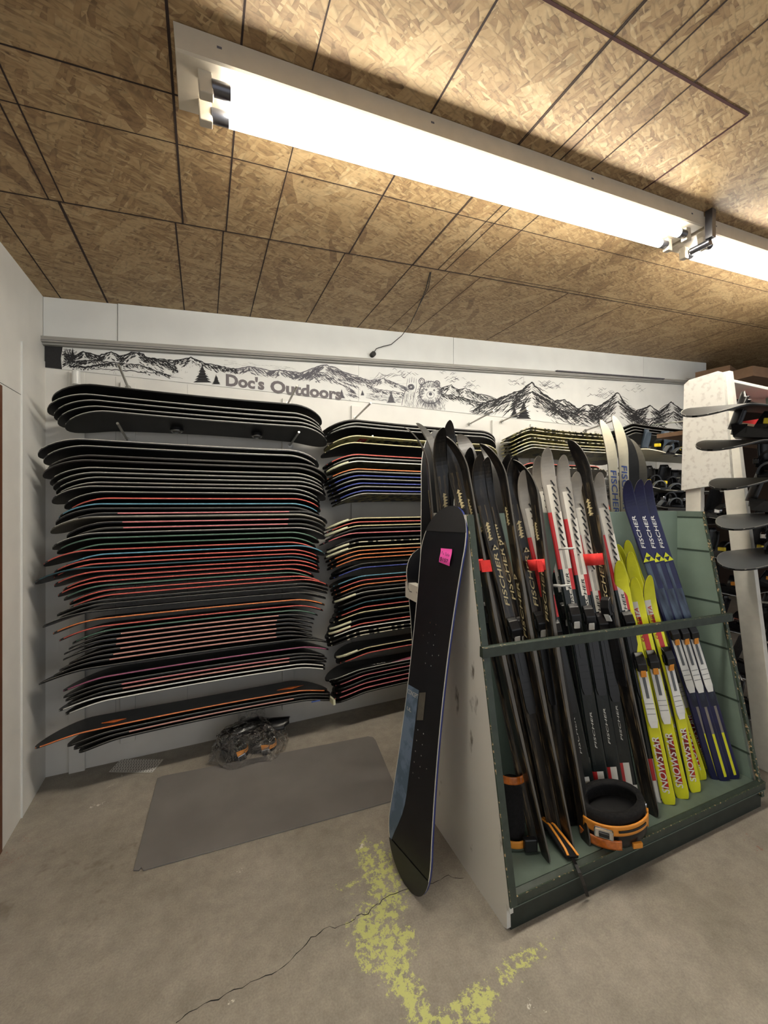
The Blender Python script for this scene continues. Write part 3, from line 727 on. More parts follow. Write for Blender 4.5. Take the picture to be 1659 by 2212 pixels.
def wall_board(yref, xref, xl, xr, edge, label, group, body='vinyl', under=None, style='full', guard=False, small=False, yaw=0, roll=0, yb=None):
    yb = yb or YB
    half = .124
    Pn = on_y(xref, yref, yb - half)
    XL = on_y(xl, yref + 25, yb).x; XR = on_y(xr, yref + 15, yb).x
    L_ = XR - XL; base = 1.25 if small else BL
    o = place('snowboard', B_BODY_S if small else B_BODY)
    o.matrix_world = Matrix.Translation(((XL + XR) / 2, yb, Pn.z - half * math.sin(-TILT) - .006)) @ Matrix.Rotation(yaw, 4, 'Z') @ Matrix.Rotation(roll, 4, 'Y') @ Matrix.Rotation(TILT, 4, 'X') @ Matrix.Diagonal((L_ / base, 1, 1, 1))
    over(o, 0, body); over(o, 1, under or body); over(o, 2, body)
    tag(o, label, 'snowboard', group)
    if style in ('full', 'mid'):
        s = place('sidewall', S_SIDE if small else (B_SIDE if style == 'full' else B_MID), o); over(s, 0, edge)
        if style == 'mid': e = place('steel_edge', B_THIN, o); over(e, 0, 'e_dim')
    elif style == 'thin':
        e = place('steel_edge', B_THIN, o); over(e, 0, edge)
    else:
        e = place('steel_edge', S_STEEL if small else B_STEEL, o); over(e, 0, edge)
    if guard: place('tip_guard', B_GUARD, o)
    return o
cr2 = lambda v: 800 + v / 4.1475
cr4 = lambda v: 1200 + v / 4.1475
G, D_, Rr, Pk, Ro, Cy, Te, Gr, Or, Wh, Pu = 'e_grey', 'e_dim', 'e_red', 'e_pink', 'e_rose', 'e_cyan', 'e_teal', 'e_green', 'e_orange', 'e_white', 'e_purple'
C1 = [('five black boards at the top of the left column', 'the short stack top left',
  [(852, 115, 693, D_), (873, 106, 693, G), (883.5, 120, 696, G), (894.5, 127, 702, G), (903.5, 144, 704, G)]),
 ('boards in the tall stack of the left column', 'the tall left stack',
  [(962, 86, 687, G), (974.5, 97, 684, G), (993, 106, 704, D_), (1002.5, 96, 699, D_), (1017, 111, 697, G), (1026.5, 118, 698, G), (1036, 124, 701, G), (1046, 125, 701, G), (1054, 115, 688, G), (1065, 142, 689, G),
   (1077, 150, 690, Rr), (1088.5, 130, 688, Cy), (1098, 124, 687, D_), (1107.5, 132, 705, Pk), (1114.5, 112, 701, G), (1125.5, 147, 701, Pk), (1137, 150, 699, Pk), (1147, 117, 701, G), (1156.5, 126, 687, Gr), (1169, 142, 680, Gr),
   (1180, 98, 684, Rr), (1189, 140, 699, Cy), (1198, 119, 687, Rr), (1207.5, 120, 688, Rr), (1214.5, 80, 686, Te), (1223, 120, 688, Rr), (1233, 140, 688, Rr), (1243, 129, 676, Rr), (1251.5, 141, 676, Gr), (1261.5, 153, 693, Rr),
   (1271, 153, 707, Rr), (1281.5, 127, 707, D_), (1289, 132, 705, D_), (1302, 96, 702, D_), (1318, 118, 699, Or), (1332.5, 132, 696, Rr), (1342, 159, 684, Gr), (1352, 152, 677, Ro), (1362, 141, 675, Ro), (1372, 140, 672, Ro),
   (1382, 152, 672, Ro), (1392, 132, 673, Ro), (1401.5, 120, 677, Ro), (1414, 88, 704, D_), (1434, 140, 708, Pu), (1448, 140, 699, D_), (1455.5, 144, 704, Pk), (1464, 147, 703, Ro), (1473, 130, 701, Wh), (1482, 144, 701, Wh)]),
 ('boards in the low stack at the foot of the left column', 'the lowest left stack',
  [(1537, 80, 705, Or), (1547, 148, 711, D_), (1554.5, 162, 711, Ro), (1563, 173, 711, D_)])]
cr5 = lambda v: 850 + v / 4.1475
cr6 = lambda v: 1200 + v / 5.53
C2 = [('boards in the upper stack of the second column', 'the upper second-column stack',
  [(cr5(278), 693, 1060, D_), (cr5(305), 700, 1060, G), (cr5(335), 695, 1062, G), (cr5(410), 700, 1064, 'e_cream'), (cr5(470), 693, 1064, 'e_cream'), (cr5(570), 697, 1066, Rr), (cr5(598), 701, 1062, G), (cr5(626), 702, 1062, Wh),
   (cr5(692), 699, 1064, Or)] + [(cr5(v), 700 + i * 3, 1062, 'e_blue' if i % 2 else G) for i, v in enumerate((716, 748, 780, 812, 842, 876, 902))]),
 ('boards in the middle stack of the second column', 'the middle second-column stack',
  [(cr5(v), xl, 1062, e) for v, xl, e in ((1110, 701, 'e_cream'), (1143, 698, Rr), (1174, 699, 'e_cream'), (1200, 703, D_), (1236, 690, Pk), (1282, 706, D_), (1312, 702, 'e_check'), (1352, 700, 'e_cream'), (1386, 704, Or), (1418, 708, Or), (1450, 706, Or), (1500, 716, D_), (1532, 712, 'e_blue'))] +
  [(cr6(v), xl, 1062, e) for v, xl, e in ((204, 712, Cy), (250, 714, Rr), (297, 716, Or), (340, 720, D_), (386, 718, G), (443, 722, D_), (496, 722, Te), (556, 718, Rr), (612, 712, 'e_cream'), (690, 708, D_), (742, 706, Rr), (782, 702, Wh), (830, 705, 'e_check'), (872, 707, 'e_check'))]),
 ('boards in the low stack of the second column', 'the lowest second-column stack',
  [(cr6(v), xl, 1062, e) for v, xl, e in ((1022, 722, 'e_cream'), (1085, 726, Rr), (1262, 702, G), (1298, 712, D_), (1335, 716, Pk), (1380, 722, D_), (1425, 718, Pk), (1478, 714, Pk), (1530, 718, D_))])]
bodies = ['vinyl', 'vinyl3', 'vinyl', 'vinyl4', 'vinyl', 'vinyl2']
rb = random.Random(5)
TH = {}
for ci, (C_, xref) in enumerate(((C1, 400), (C2, 870))):
    for gi, (grp, where, lst) in enumerate(C_):
        n = len(lst)
        for k, (y, xl, xr, e) in enumerate(lst):
            body = rb.choice(bodies); under = None; style = 'full' if e not in (G, D_) else 'steel'
            if e == D_: style = 'thin'
            if e in (Ro,) or (e == Pk and ci == 0): style = 'mid'
            if ci == 0 and gi == 0: body = 'vinyl' if k < 4 else 'vinyl2'
            if ci == 0 and gi == 1 and k in (14, 20): body = 'vinylgrey' if k == 14 else 'vinyl2'
            name_edge = CN[e] + '-edged'
            if ci == 1 and gi == 0 and k == 3: under = 'yellowbase'; name_edge = 'yellow'
            if ci == 1 and gi == 0 and k == 7: under = 'olivebase'; name_edge = 'olive graphic'
            if ci == 1 and gi == 0 and k == 15: under = 'camobase'; name_edge = 'camouflage underside'
            lab = '%s snowboard, %s of %s' % (name_edge, ordinal(k, n), where)
            guard = (ci == 1) and (gi, k) in ((0, 7), (1, 0), (1, 2), (1, 6), (1, 7), (1, 17), (1, 22), (1, 23), (2, 0))
            o = wall_board(y, xref, xl, xr, e, lab, grp, body, under, style, guard, yaw=R(rb.uniform(-.5, .5)))
            TH[(ci, gi, k)] = o
# details on some of them
o = TH[(0, 0, 4)]
for x_ in (-.20, .28):
    m_ = MB(); m_.disc((x_, .02, -.022), .038, .014, 0, 24); m_.tube([(x_ + .028 * math.cos(a * .524), .02 + .028 * math.sin(a * .524), -.023) for a in range(13)], .004, 1, 6)
    m_.build('mounting_disc', ['bindblack', 'metal'], o)
o = TH[(1, 0, 3)]
m_ = MB(); m_.box((-.52, -.11, -.0065), (-.46, -.04, -.0055), 0); m_.build('square_emblem', ['redink'], o)
t_ = place('lettering', text_mesh('C', 'whiteprint'), o); t_.matrix_local = Matrix.Translation((-.505, -.05, -.0070)) @ Matrix.Rotation(R(180), 4, 'X') @ Matrix.Diagonal((.03, .045, 1, 1))
m_ = MB(); m_.box((-.44, -.115, -.0065), (.55, .1, -.0058), 0); m_.build('picture_print', ['camobase'], o)
o = TH[(0, 2, 0)]
for x_, s_ in ((-.42, 1), (.50, 1.5)):
    m_ = MB(); m_.prism([(x_ - .05 * s_, -.06, .0085 if abs(x_) > 9 else .0095), (x_ + .01, -.09, .0095), (x_ + .06 * s_, -.055, .0095), (x_, -.03, .0095)], (0, 0, .001), 0); m_.build('print', ['orangeink'], o)
m_ = MB(); o = TH[(1, 2, 2)]; m_.prism([(-.28, -.12, .0095), (.1, -.12, .0105), (.08, -.07, .0105), (-.1, -.06, .0105)], (0, 0, .0015), 0); m_.build('print', ['pinkink'], o)
t_ = place('lettering', text_mesh('360', 'lightink'), o); t_.matrix_local = Matrix.Translation((-.42, -.095, .0095)) @ Matrix.Diagonal((.11, .03, 1, 1))
o = TH[(0, 2, 3)]; m_ = MB(); m_.box((.735, -.14, -.062), (.75, .02, -.03), 0); m_.build('tip_guard', ['tipguard'], o)
m_ = MB(); m_.box((.58, -.1455, -.018), (.64, -.1425, -.01), 0); m_.build('price_sticker', ['blueprint'], o)

# third and fourth columns: camouflage boards and a few more behind the ski rack
lst3 = [(928, 1092, 1290, 'e_check'), (934, 1088, 1296, 'e_check'), (943, 1088, 1300, 'e_cream'), (950, 1090, 1304, 'e_check'), (958, 1090, 1308, 'e_cream'), (964, 1092, 1309, 'e_grey'), (970, 1093, 1309, 'e_grey')]
for k, (y, xl, xr, e) in enumerate(lst3):
    wall_board(y, 1190, xl, xr, e, 'camouflage snowboard with %s edge, %s of the stack behind ski tips' % (CN[e], ordinal(k, 7)), 'camouflage boards behind the ski tips', 'camobase', 'camobase' if k < 6 else 'olivebase', 'full', small=True, yaw=R(rb.uniform(-.6, .6)))
for k, (y, xl, xr, e) in enumerate([(1003, 1092, 1280, 'e_red'), (1009, 1100, 1294, 'e_check')]):
    wall_board(y, 1190, xl, xr, e, ['red-edged grey board glimpsed between the white ski tips, upper of two', 'chequer-edged grey board glimpsed between the white ski tips, lower of two'][k], 'grey boards between the white ski tips', 'vinylgrey', 'vinylgrey', 'full', small=True)
for k, (y, xl, xr, e) in enumerate([(919, 1314, 1478, 'e_dim'), (926, 1316, 1478, 'e_grey'), (932, 1318, 1478, 'e_grey'), (938, 1320, 1478, 'e_dim'), (1012, 1322, 1478, 'e_grey'), (1030, 1322, 1478, 'e_grey'), (1045, 1320, 1478, 'e_grey'), (1058, 1322, 1478, 'e_dim')]):
    wall_board(y, 1390, xl, xr, e, '%s dark snowboard, %s in the stack right of the cream skis' % (CN[e] + '-edged', ordinal(k, 8)), 'dark boards left of the mottled white board', 'vinyl', 'vinyl2', 'steel', small=True)

# pegs: steel rods that rise out of the battens
PEG = MB(); PEG.tube([(0, 0, 0), (0, -.30, .045)], .0068, 0, 10); PEG.disc((0, -.004, -.0), .016, .008, 0, 12, axis='y'); PEGM = PEG.mesh('steel_peg', ['steel'])
pegs = [(277, 838, 'above the top boards on the left'), (622, 872, 'above the top boards, below the painted lettering'), (768, 903, 'above the second column of boards'), (1016, 915, 'above the boards, behind the first ski tips'),
        (1085, 910, 'in front of the painted fir trees'), (1265, 930, 'right of the painted fir trees')]
for px, py, wh in pegs:
    p = on_y(px, py, WY - .022); o = place('steel_peg', PEGM); o.location = p
    tag(o, 'steel rod peg slanting up from the wall ' + wh, 'peg', 'rod pegs in the wall battens')
for px, py, wh in [(275, 950, 'under the lowest black board of the short left stack'), (626, 962, 'under the right end of the short left stack'), (772, 968, 'under the third board of the second column'), (1300, 1020, 'left of the cream ski pair')]:
    p = on_y(px, py, WY - .022); o = place('steel_peg', PEGM); o.location = p
    tag(o, 'steel rod peg sticking out ' + wh, 'peg', 'rod pegs in the wall battens')
# small white bracket at the top of the first batten
p = on_y(168, 822, WY - .022); m_ = MB(); m_.tube([p + Vector((-.0, -.03, -.03)), p + Vector((0, -.03, .045))], .02, 0, 14)
tag(m_.build('pipe_stub', ['bindwhite']), 'short white pipe stub above the top left board', 'pipe')
# ================================================================ ON THE FLOOR
def zpoly(pts, z0, th, name, mats):
    mb = MB(); mb.prism([tuple(on_z(*p, z0)) for p in pts], (0, 0, th), 0); return mb
mb = zpoly([(340, 1683), (352, 1678), (795, 1592), (806, 1594), (812, 1602), (862, 1722), (858, 1729), (310, 1882), (305, 1876), (300, 1882), (288, 1882)], .001, .006, 'mat', None)
tag(mb.build('rubber_mat', ['matgrey'], bevel=.001), 'large flat grey rubber mat lying on the concrete floor', 'mat')
# floor vent sheet: perforated white plate
q = [on_z(*p, .002) for p in ((262, 1640), (353, 1641), (329, 1669), (235, 1668))]
vt = MB(); NV = 16
def bil(u, v): return (q[0] * (1 - u) + q[1] * u) * (1 - v) + (q[3] * (1 - u) + q[2] * u) * v
vt.prism([tuple(p) for p in q], (0, 0, .002), 0)
hb = MB()
for i in range(NV):
    for j in range(8):
        c = bil((i + .5 + .25 * (j % 2)) / (NV + .4), (j + .5) / 8); hb.disc((c.x, c.y, .0042), .003, .0006, 0, 8)
vo = vt.build('perforated_plate', ['vent']); hb.build('hole_pattern', ['gap'], vo)
tag(vo, 'small white perforated plate on the floor near the left corner', 'vent')

# ================================================================ BINDINGS
def strap_arc(mb, x, w_, y0, y1, h, mi=0, wid=.05, th=.006, z0=.02, a0=0, a1=180, T=None):
    cy = (y0 + y1) / 2; ry = (y1 - y0) / 2
    pts = [(x + w_ * math.sin(R(a)), cy - ry * math.cos(R(a)), z0 + h * math.sin(R(a))) for a in range(a0, a1 + 1, 12)]
    mb.band(pts, (1, 0, 0), wid, th, mi, T)
def binding(M4, label, accent='bindorange', strapm='copper', grp=None, parent=None, hb_m='slate', small=False, name='snowboard_binding'):
    """strap binding: x forward (toe), y across, z up; about 0.27 long"""
    root = empty(name)
    if parent: root.parent = parent; root.matrix_local = M4
    else: root.matrix_world = M4
    if label: tag(root, label, 'binding', grp)
    b = MB(); b.box((-.11, -.05, 0), (.13, .05, .016), 0)
    for s in (-1, 1): b.prism([(-.11, s * .062, 0), (.11, s * .055, 0), (.08, s * .055, .035), (-.06, s * .062, .06), (-.13, s * .055, .07)], (0, s * -.008, 0), 0)
    rows = []
    for i in range(9):
        a = R(90 + 22.5 * i); rows.append([(-.06 + .07 * math.cos(a), .062 * math.sin(a), z) for z in (.02, .05, .07)])
    b.grid(rows, 0); b.build('baseplate', ['bindblack'], root)
    h = MB(); rows = []
    for j in range(7):
        z = .05 + .2 * j / 6; r = .055 + .012 * math.sin(j / 6 * 3.1); lean = .03 * j / 6
        rows.append([(-.075 - .012 + lean + .06 * math.cos(R(105 + 15 * i)) , r * math.sin(R(105 + 15 * i)), z - (.03 if j == 6 and abs(i - 5) > 3 else 0)) for i in range(11)])
    h.grid(rows, 0); ho = h.build('highback', [hb_m], root)
    sm = ho.modifiers.new('solid', 'SOLIDIFY'); sm.thickness = .006
    if small: 
        s = MB(); strap_arc(s, -.01, .03, -.06, .06, .09, 0, .05, .012, .05); s.build('ankle_strap', ['bindblack'], root)
        s = MB(); strap_arc(s, .08, .02, -.055, .055, .06, 0, .035, .01, .02); s.build('toe_strap', ['bindgrey'], root)
        c = MB(); c.box((.0, -.075, .07), (.05, -.05, .10), 0); c.build('buckle', [accent], root, bevel=.004)
        return root
    s = MB(); strap_arc(s, -.02, .04, -.064, .064, .085, 0, .075, .02, .045); so_ = s.build('ankle_strap', ['foam'], root)
    s = MB(); strap_arc(s, -.02, .042, -.072, .072, .098, 0, [.03, .034, .03, .022, .018, .018, .016, .018, .018, .022, .03, .04, .045, .045, .045, .03][:16], .005, .045, 12, 168); s.build('strap_frame', [accent], so_)
    s = MB(); strap_arc(s, .085, .03, -.058, .058, .065, 0, .05, .008, .015); ts = s.build('toe_strap', [strapm], root)
    for x_, z_ in ((.02, .1), (.1, .06)):
        c = MB(); c.box((x_ - .018, -.082, z_ - .035), (x_ + .02, -.062, z_ + .012), 0); c.box((x_ - .01, -.09, z_ - .03), (x_ + .012, -.08, z_), 1)
        c.build('buckle', ['chrome', 'bindblack'], root, bevel=.003)
    l = MB(); l.band([(.1, .06, .05), (.11, .1, .03), (.12, .13, .005)], (1, 0, 0), .016, .003, 0); l.build('ladder_strap', ['bindblack'], root)
    return root

# bagged bindings near the wall
bc = on_z(540, 1628, 0); bc.z = 0
bag = empty('bagged_bindings', Matrix.Translation(bc)); tag(bag, 'pair of black and orange bindings in a clear plastic bag on the floor', 'bag')
for k, (dx, dy, rz) in enumerate(((-.09, .02, 10), (.08, .03, -15))):
    binding(Matrix.Translation((dx, dy, .012)) @ Matrix.Rotation(R(rz), 4, 'Z') @ Matrix.Rotation(R(80 if k else 75), 4, 'Y') @ Matrix.Translation((-.02, 0, -.06)), None, 'bindorange', 'foam', parent=bag, small=False, hb_m='bindblack', name='binding')
rs = random.Random(9)
film = MB(); rows = []
for j in range(9):
    v = j / 8; row = []
    for i in range(28):
        a = 2 * math.pi * i / 28
        r0 = (.215 + .03 * rs.uniform(-1, 1)) * (math.cos(v * 1.45) ** .5); r1 = (.14 + .02 * rs.uniform(-1, 1)) * (math.cos(v * 1.45) ** .5)
        row.append((r0 * math.cos(a), r1 * math.sin(a), .004 + .185 * math.sin(v * 1.5) + rs.uniform(-.008, .008) * (j > 0)))
    rows.append(row)
film.grid(rows, 0, close=True, smooth=False); film.add(rows[-1], [tuple(range(28))], 0)
film.build('plastic_bag', ['film'], bag)
tp = MB(); rows = [[(-.06 + .02 * i + rs.uniform(-.006, .006), .08 + rs.uniform(-.02, .02), .15 + .022 * j + rs.uniform(-.004, .004)) for j in range(5)] for i in range(9)]
tp.grid(rows, 0, smooth=False); tp.build('bag_mouth', ['film'], bag)

# ================================================================ GREEN SKI RACK
O = on_z(1100, 2020, 0); O.z = 0
ra = R(2.0); U = Vector((math.cos(ra), -math.sin(ra), 0)); V = Vector((math.sin(ra), math.cos(ra), 0)); Z = Vector((0, 0, 1))
RL = 1.575
def rk(u, v, z): return O + U * u + V * v + Z * z
RM = basis(U, V, Z, O)
HT = 1.497
rack = empty('ski_rack', RM); tag(rack, 'green A-frame ski rack with white outer side, full of cross-country skis', 'rack')
Lc = lambda u, v, z: (u, v, z)
def A_prof(u): return [(u, 0, 0), (u, .272, HT), (u, .565, HT), (u, .86, 0)]
mb = MB()
# left side: a white panel with a chipped notch low at the front
prof = [(0, .03, 0), (0, .012, .01), (0, .015, .10), (0, -.002, .075), (0, .0, .10), (0, .272, HT), (0, .565, HT), (0, .86, 0)]
mb.prism(prof, (.017, 0, 0), 0); mb.build('side_panel', ['rackwhite'], rack)
mb = MB(); sl = (.272 / HT)
mb.prism([(.0008, -.007, .10), (.0008, .266, HT + .001), (.0008, .300, HT + .001), (.0008, .03, .10)], (.031, 0, 0), 0)
for v0, v1 in ((.0, .012),):
    mb.prism([(.0004, -.008, .10), (.0004, .265, HT), (.0004, .269, HT), (.0004, -.004, .10)], (.003, 0, 0), 1)
mb.build('front_edge', ['rackdark', 'rawwood'], rack)
# right side: sage panel with board grooves, reaches further back
mb = MB(); x1 = RL
mb.prism([(x1, 0.02, .0), (x1, .272, HT), (x1, .90, HT), (x1, .90, 0)], (.02, 0, 0), 0)
zs = [HT - .033, 1.275, 1.0, .76, .5, .25]
for i, z in enumerate(zs):
    v0 = sl * z + .004
    mb.box((x1 - .0015, v0, z - .006), (x1 + .001, .9, z + .004), 1)
mb.prism([(x1 - .004, .272, HT + .001), (x1 - .004, .9, HT + .001), (x1 - .004, .9, HT - .03), (x1 - .004, .266, HT - .03)], (.026, 0, 0), 2)
mb.prism([(x1, sl * .0 - .002, .06), (x1, .27, HT), (x1, .276, HT), (x1, sl * 0 + .01, .06)], (.022, 0, 0), 3)
mb.build('side_panel', ['greenpanel', 'groove', 'rackgreen', 'rawwood'], rack)
# centre board the skis lean on, and sloping back boards
mb = MB(); mb.box((.017, .405, .1), (RL, .425, HT), 0); mb.build('centre_panel', ['greenpanel'], rack)
mb = MB()
mb.box((.017, .03, .105), (RL - .001, .84, .125), 0)
mb.build('base_shelf', ['rackgreen'], rack)
mb = MB(); mb.prism([(.017, .001, .125), (.017, .022, .132), (.017, .03, .126), (.017, .03, .105), (.017, .001, .092)], (RL + .02, 0, 0), 0)
mb.box((.02, -.0012, .1245), (RL + .035, .0025, .1275), 1)
mb.box((.02, -.001, .089), (RL + .035, .003, .0925), 2)
mb.build('front_lip', ['rackdark', 'rawwood', 'rackgreen'], rack)
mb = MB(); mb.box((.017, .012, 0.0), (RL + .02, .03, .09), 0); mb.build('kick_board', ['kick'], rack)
# front bar
zb0, zb1 = .957, .925; vb = lambda z: sl * z - .022
mb = MB(); th = .042
mb.add([(0 - .003, vb(zb0), zb0 - th / 2), (RL + .045, vb(zb1) - .0, zb1 - th / 2), (RL + .045, vb(zb1) + .022, zb1 - th / 2), (-.003, vb(zb0) + .022, zb0 - th / 2),
        (-.003, vb(zb0), zb0 + th / 2), (RL + .045, vb(zb1), zb1 + th / 2), (RL + .045, vb(zb1) + .022, zb1 + th / 2), (-.003, vb(zb0) + .022, zb0 + th / 2)],
       [(3, 2, 1, 0), (4, 5, 6, 7), (0, 1, 5, 4), (1, 2, 6, 5), (2, 3, 7, 6), (3, 0, 4, 7)], 0)
mb.build('front_bar', ['rackdark'], rack, bevel=.0015)
mb = MB(); mb.add([(-.004, vb(zb0) - .001, zb0 + th / 2 - .003), (RL + .045, vb(zb1) - .001, zb1 + th / 2 - .003), (RL + .045, vb(zb1) + .004, zb1 + th / 2 + .001), (-.004, vb(zb0) + .004, zb0 + th / 2 + .001)], [(0, 1, 2, 3)], 0)
mb.build('worn_bar_edge', ['rawwood'], rack)

# ---------------------------------------------------------------- skis
def ski_mesh(L_, wd, mats, zones, curl=.075, tip=.22, tmax=.022, name='ski', tipw=None, camber=.01):
    """local: y along (0 = tail), z = topsheet side. zones: (s0, s1, (four strip materials)) in metres from the tail"""
    tipw = tipw or wd * 1.06
    mb = MB(); st = [0, .004, .012, .03]
    brk = sorted({round(a, 4) for z in zones for a in z[:2] if 0 < a < L_})
    st += [.06 + (L_ - tip - .06) * i / 12 for i in range(13)] + brk
    st += [L_ - tip + tip * i / 12 for i in range(13)] + [L_ - .006, L_ - .0015]
    st = sorted(set(round(s, 4) for s in st if s <= L_))
    top, bot, cy = [], [], []
    for s in st:
        if s < .03: h = wd / 2 * (.72 + .28 * (s / .03) ** .6)
        elif s < L_ - tip: f = (s - .03) / (L_ - tip - .03); h = wd / 2 * (1 - .10 * math.sin(math.pi * f))
        else:
            t = (s - (L_ - tip)) / tip; h = wd / 2 * (1 + .06 * math.sin(math.pi * min(1, t / .4)) if t < .3 else math.sqrt(max(0, 1 - ((t - .3) / .7) ** 2.1)) * 1.04)
        h = max(h, .0025)
        tt = max(0, (s - (L_ - tip)) / tip)
        z = curl * tt ** 2.0; y = s - .32 * curl * tt ** 3
        z += camber * math.sin(math.pi * min(1, s / (L_ - tip)))
        th_ = .008 + (tmax - .008) * math.exp(-((s - L_ * .45) / (L_ * .26)) ** 2); th_ = th_ if tt == 0 else .008 + (th_ - .008) * max(0, 1 - tt * 4)
        top.append([(h * c, y, z + th_ * (1 if abs(c) < 1 else .75)) for c in (-1, -.82, -.42, 0, .42, .82, 1)]); bot.append([(h, y, z), (0, y, z), (-h, y, z)]); cy.append(s)
    for i in range(len(st) - 1):
        sm = (st[i] + st[i + 1]) / 2; zn = (0, 0, 0, 0)
        for a, b, ms in zones:
            if a <= sm < b: zn = ms
        mm = (zn[0], zn[0], zn[1], zn[2], zn[3], zn[3])
        for j in range(6):
            mb.add([top[i][j], top[i][j + 1], top[i + 1][j + 1], top[i + 1][j]], [(0, 1, 2, 3)], mm[j], smooth=True)
        mb.add([top[i][6], bot[i][0], bot[i + 1][0], top[i + 1][6]], [(0, 1, 2, 3)], len(mats) - 2)
        mb.add([bot[i][2], top[i][0], top[i + 1][0], bot[i + 1][2]], [(0, 1, 2, 3)], len(mats) - 2)
        for j in range(2): mb.add([bot[i][j], bot[i][j + 1], bot[i + 1][j + 1], bot[i + 1][j]], [(0, 1, 2, 3)], len(mats) - 1)
    mb.add(top[0] + bot[0], [tuple(range(10))[::-1]], len(mats) - 2)
    mb.add(top[-1] + bot[-1], [tuple(range(10))], len(mats) - 2)
    return mb.mesh(name, mats)
def surf_z(L_, s, tmax=.022, tip=.22, camber=.01):
    return camber * math.sin(math.pi * min(1, s / (L_ - tip))) + .008 + (tmax - .008) * math.exp(-((s - L_ * .45) / (L_ * .26)) ** 2)
def tri(mb, cx, cy, w_, h_, z, mi, up=True):
    a, b, c = ((cx - w_ / 2, cy), (cx + w_ / 2, cy), (cx, cy + h_)) if up else ((cx - w_ / 2, cy + h_), (cx, cy), (cx + w_ / 2, cy + h_))
    mb.prism([(a[0], a[1], z), (b[0], b[1], z), (c[0], c[1], z)], (0, 0, .0006), mi)
def emblem(parent, y, w_, z, m):
    mb = MB(); h_ = w_ * .85
    tri(mb, -w_ / 4, y, w_ / 2, h_ / 2, z, 0); tri(mb, w_ / 4, y, w_ / 2, h_ / 2, z, 0); tri(mb, 0, y + h_ / 2, w_ / 2, h_ / 2, z, 0)
    return mb.build('triangle_emblem', [m], parent)
LEN = {}
def lettering(parent, s, m, y0, y1, width, z, flip=False, shear=.2, x=0, back=False):
    tm = text_mesh(s, m, 0, shear, .012).copy(); ln = y1 - y0
    if not back:      # the print follows the cambered top of the ski
        for v in tm.vertices: v.co.z += surf_z(LEN[parent.name], (y1 - v.co.x * ln) if flip else (y0 + v.co.x * ln)) + .0009 - z
    o = place('lettering', tm, parent)
    if back:      # on the base side
        o.matrix_local = Matrix.Translation((x + width / 2, y1, z)) @ basis(Vector((0, -1, 0)), Vector((-1, 0, 0)), Vector((0, 0, -1)), (0, 0, 0)) @ Matrix.Diagonal((ln, width, 1, 1))
        return o
    if flip: mt = Matrix.Translation((x - width / 2, y1, z)) @ basis(Vector((0, -1, 0)), Vector((1, 0, 0)), Z, (0, 0, 0))
    else: mt = Matrix.Translation((x + width / 2, y0, z)) @ basis(Vector((0, 1, 0)), Vector((-1, 0, 0)), Z, (0, 0, 0))
    o.matrix_local = mt @ Matrix.Diagonal((ln, width, 1, 1)); return o
def nordic_binding(parent, y, z, plate, lever, body='bindblack', plate_len=.30, wd=.04):
    p = MB(); n = 4
    p.box((-wd / 2, y - plate_len, z), (wd / 2, y, z + .007), 0)
    p.prism([(-wd / 2 * .7, y - plate_len - .03, z), (wd / 2 * .7, y - plate_len - .03, z), (wd / 2, y - plate_len, z), (-wd / 2, y - plate_len, z)], (0, 0, .006), 0)
    p.box((-wd * .16, y - plate_len * .55, z + .007), (wd * .16, y - .02, z + .0085), 1)
    for k in range(3): p.box((-wd * .45, y - plate_len * (.66 + .1 * k), z + .007), (wd * .45, y - plate_len * (.655 + .1 * k) + .001, z + .0076), 1)
    p.build('binding_plate', [plate, 'bindgrey' if plate == 'bindwhite' else 'bindblack'], parent, bevel=.0015)
    b = MB(); h_ = .034
    b.prism([(-wd * .5, y - .005, z), (-wd * .5, y + .085, z), (-wd * .5, y + .07, z + h_ * .6), (-wd * .5, y + .035, z + h_), (-wd * .5, y + .0, z + h_ * .8)], (wd, 0, 0), 0)
    b.box((-wd * .62, y + .01, z), (wd * .62, y + .05, z + .012), 0)
    bo = b.build('toe_piece', [body], parent, bevel=.003)
    l = MB(); l.prism([(-wd * .3, y - .03, z + h_ * .45), (-wd * .3, y + .005, z + h_ * .85), (-wd * .3, y + .005, z + h_ * .6), (-wd * .3, y - .03, z + h_ * .2)], (wd * .6, 0, 0), 0)
    l.build('lever', [lever], bo, bevel=.002)
SLN = Vector((0, 1, -.17)).normalized()   # normal of the sloping plane the skis lie in (rack frame)
def ski_frame(A, B, delta, rho, front=True, zt=.126, extra=0.0):
    v0 = .11 + delta
    P0 = rk(0, v0, .13); n = (V * 1 - Z * .175).normalized() if front else (V * 1 + Z * .175).normalized()
    if not front: P0 = rk(0, .80 + delta, .13)
    a = on_plane(*A, P0, n); b = on_plane(*B, P0, n)
    d = (b - a).normalized()
    a = a + d * ((zt - a.z) / d.z)
    L_ = (b - a).length + .17
    want = (-(V * math.cos(R(rho))) - U * math.sin(R(rho)))
    z = (want - d * want.dot(d)).normalized(); x = d.cross(z).normalized()
    return basis(x, d, z, a), L_
BL_M = ['skiblack', 'skigold', 'skisilver', 'skiside', 'skibase']
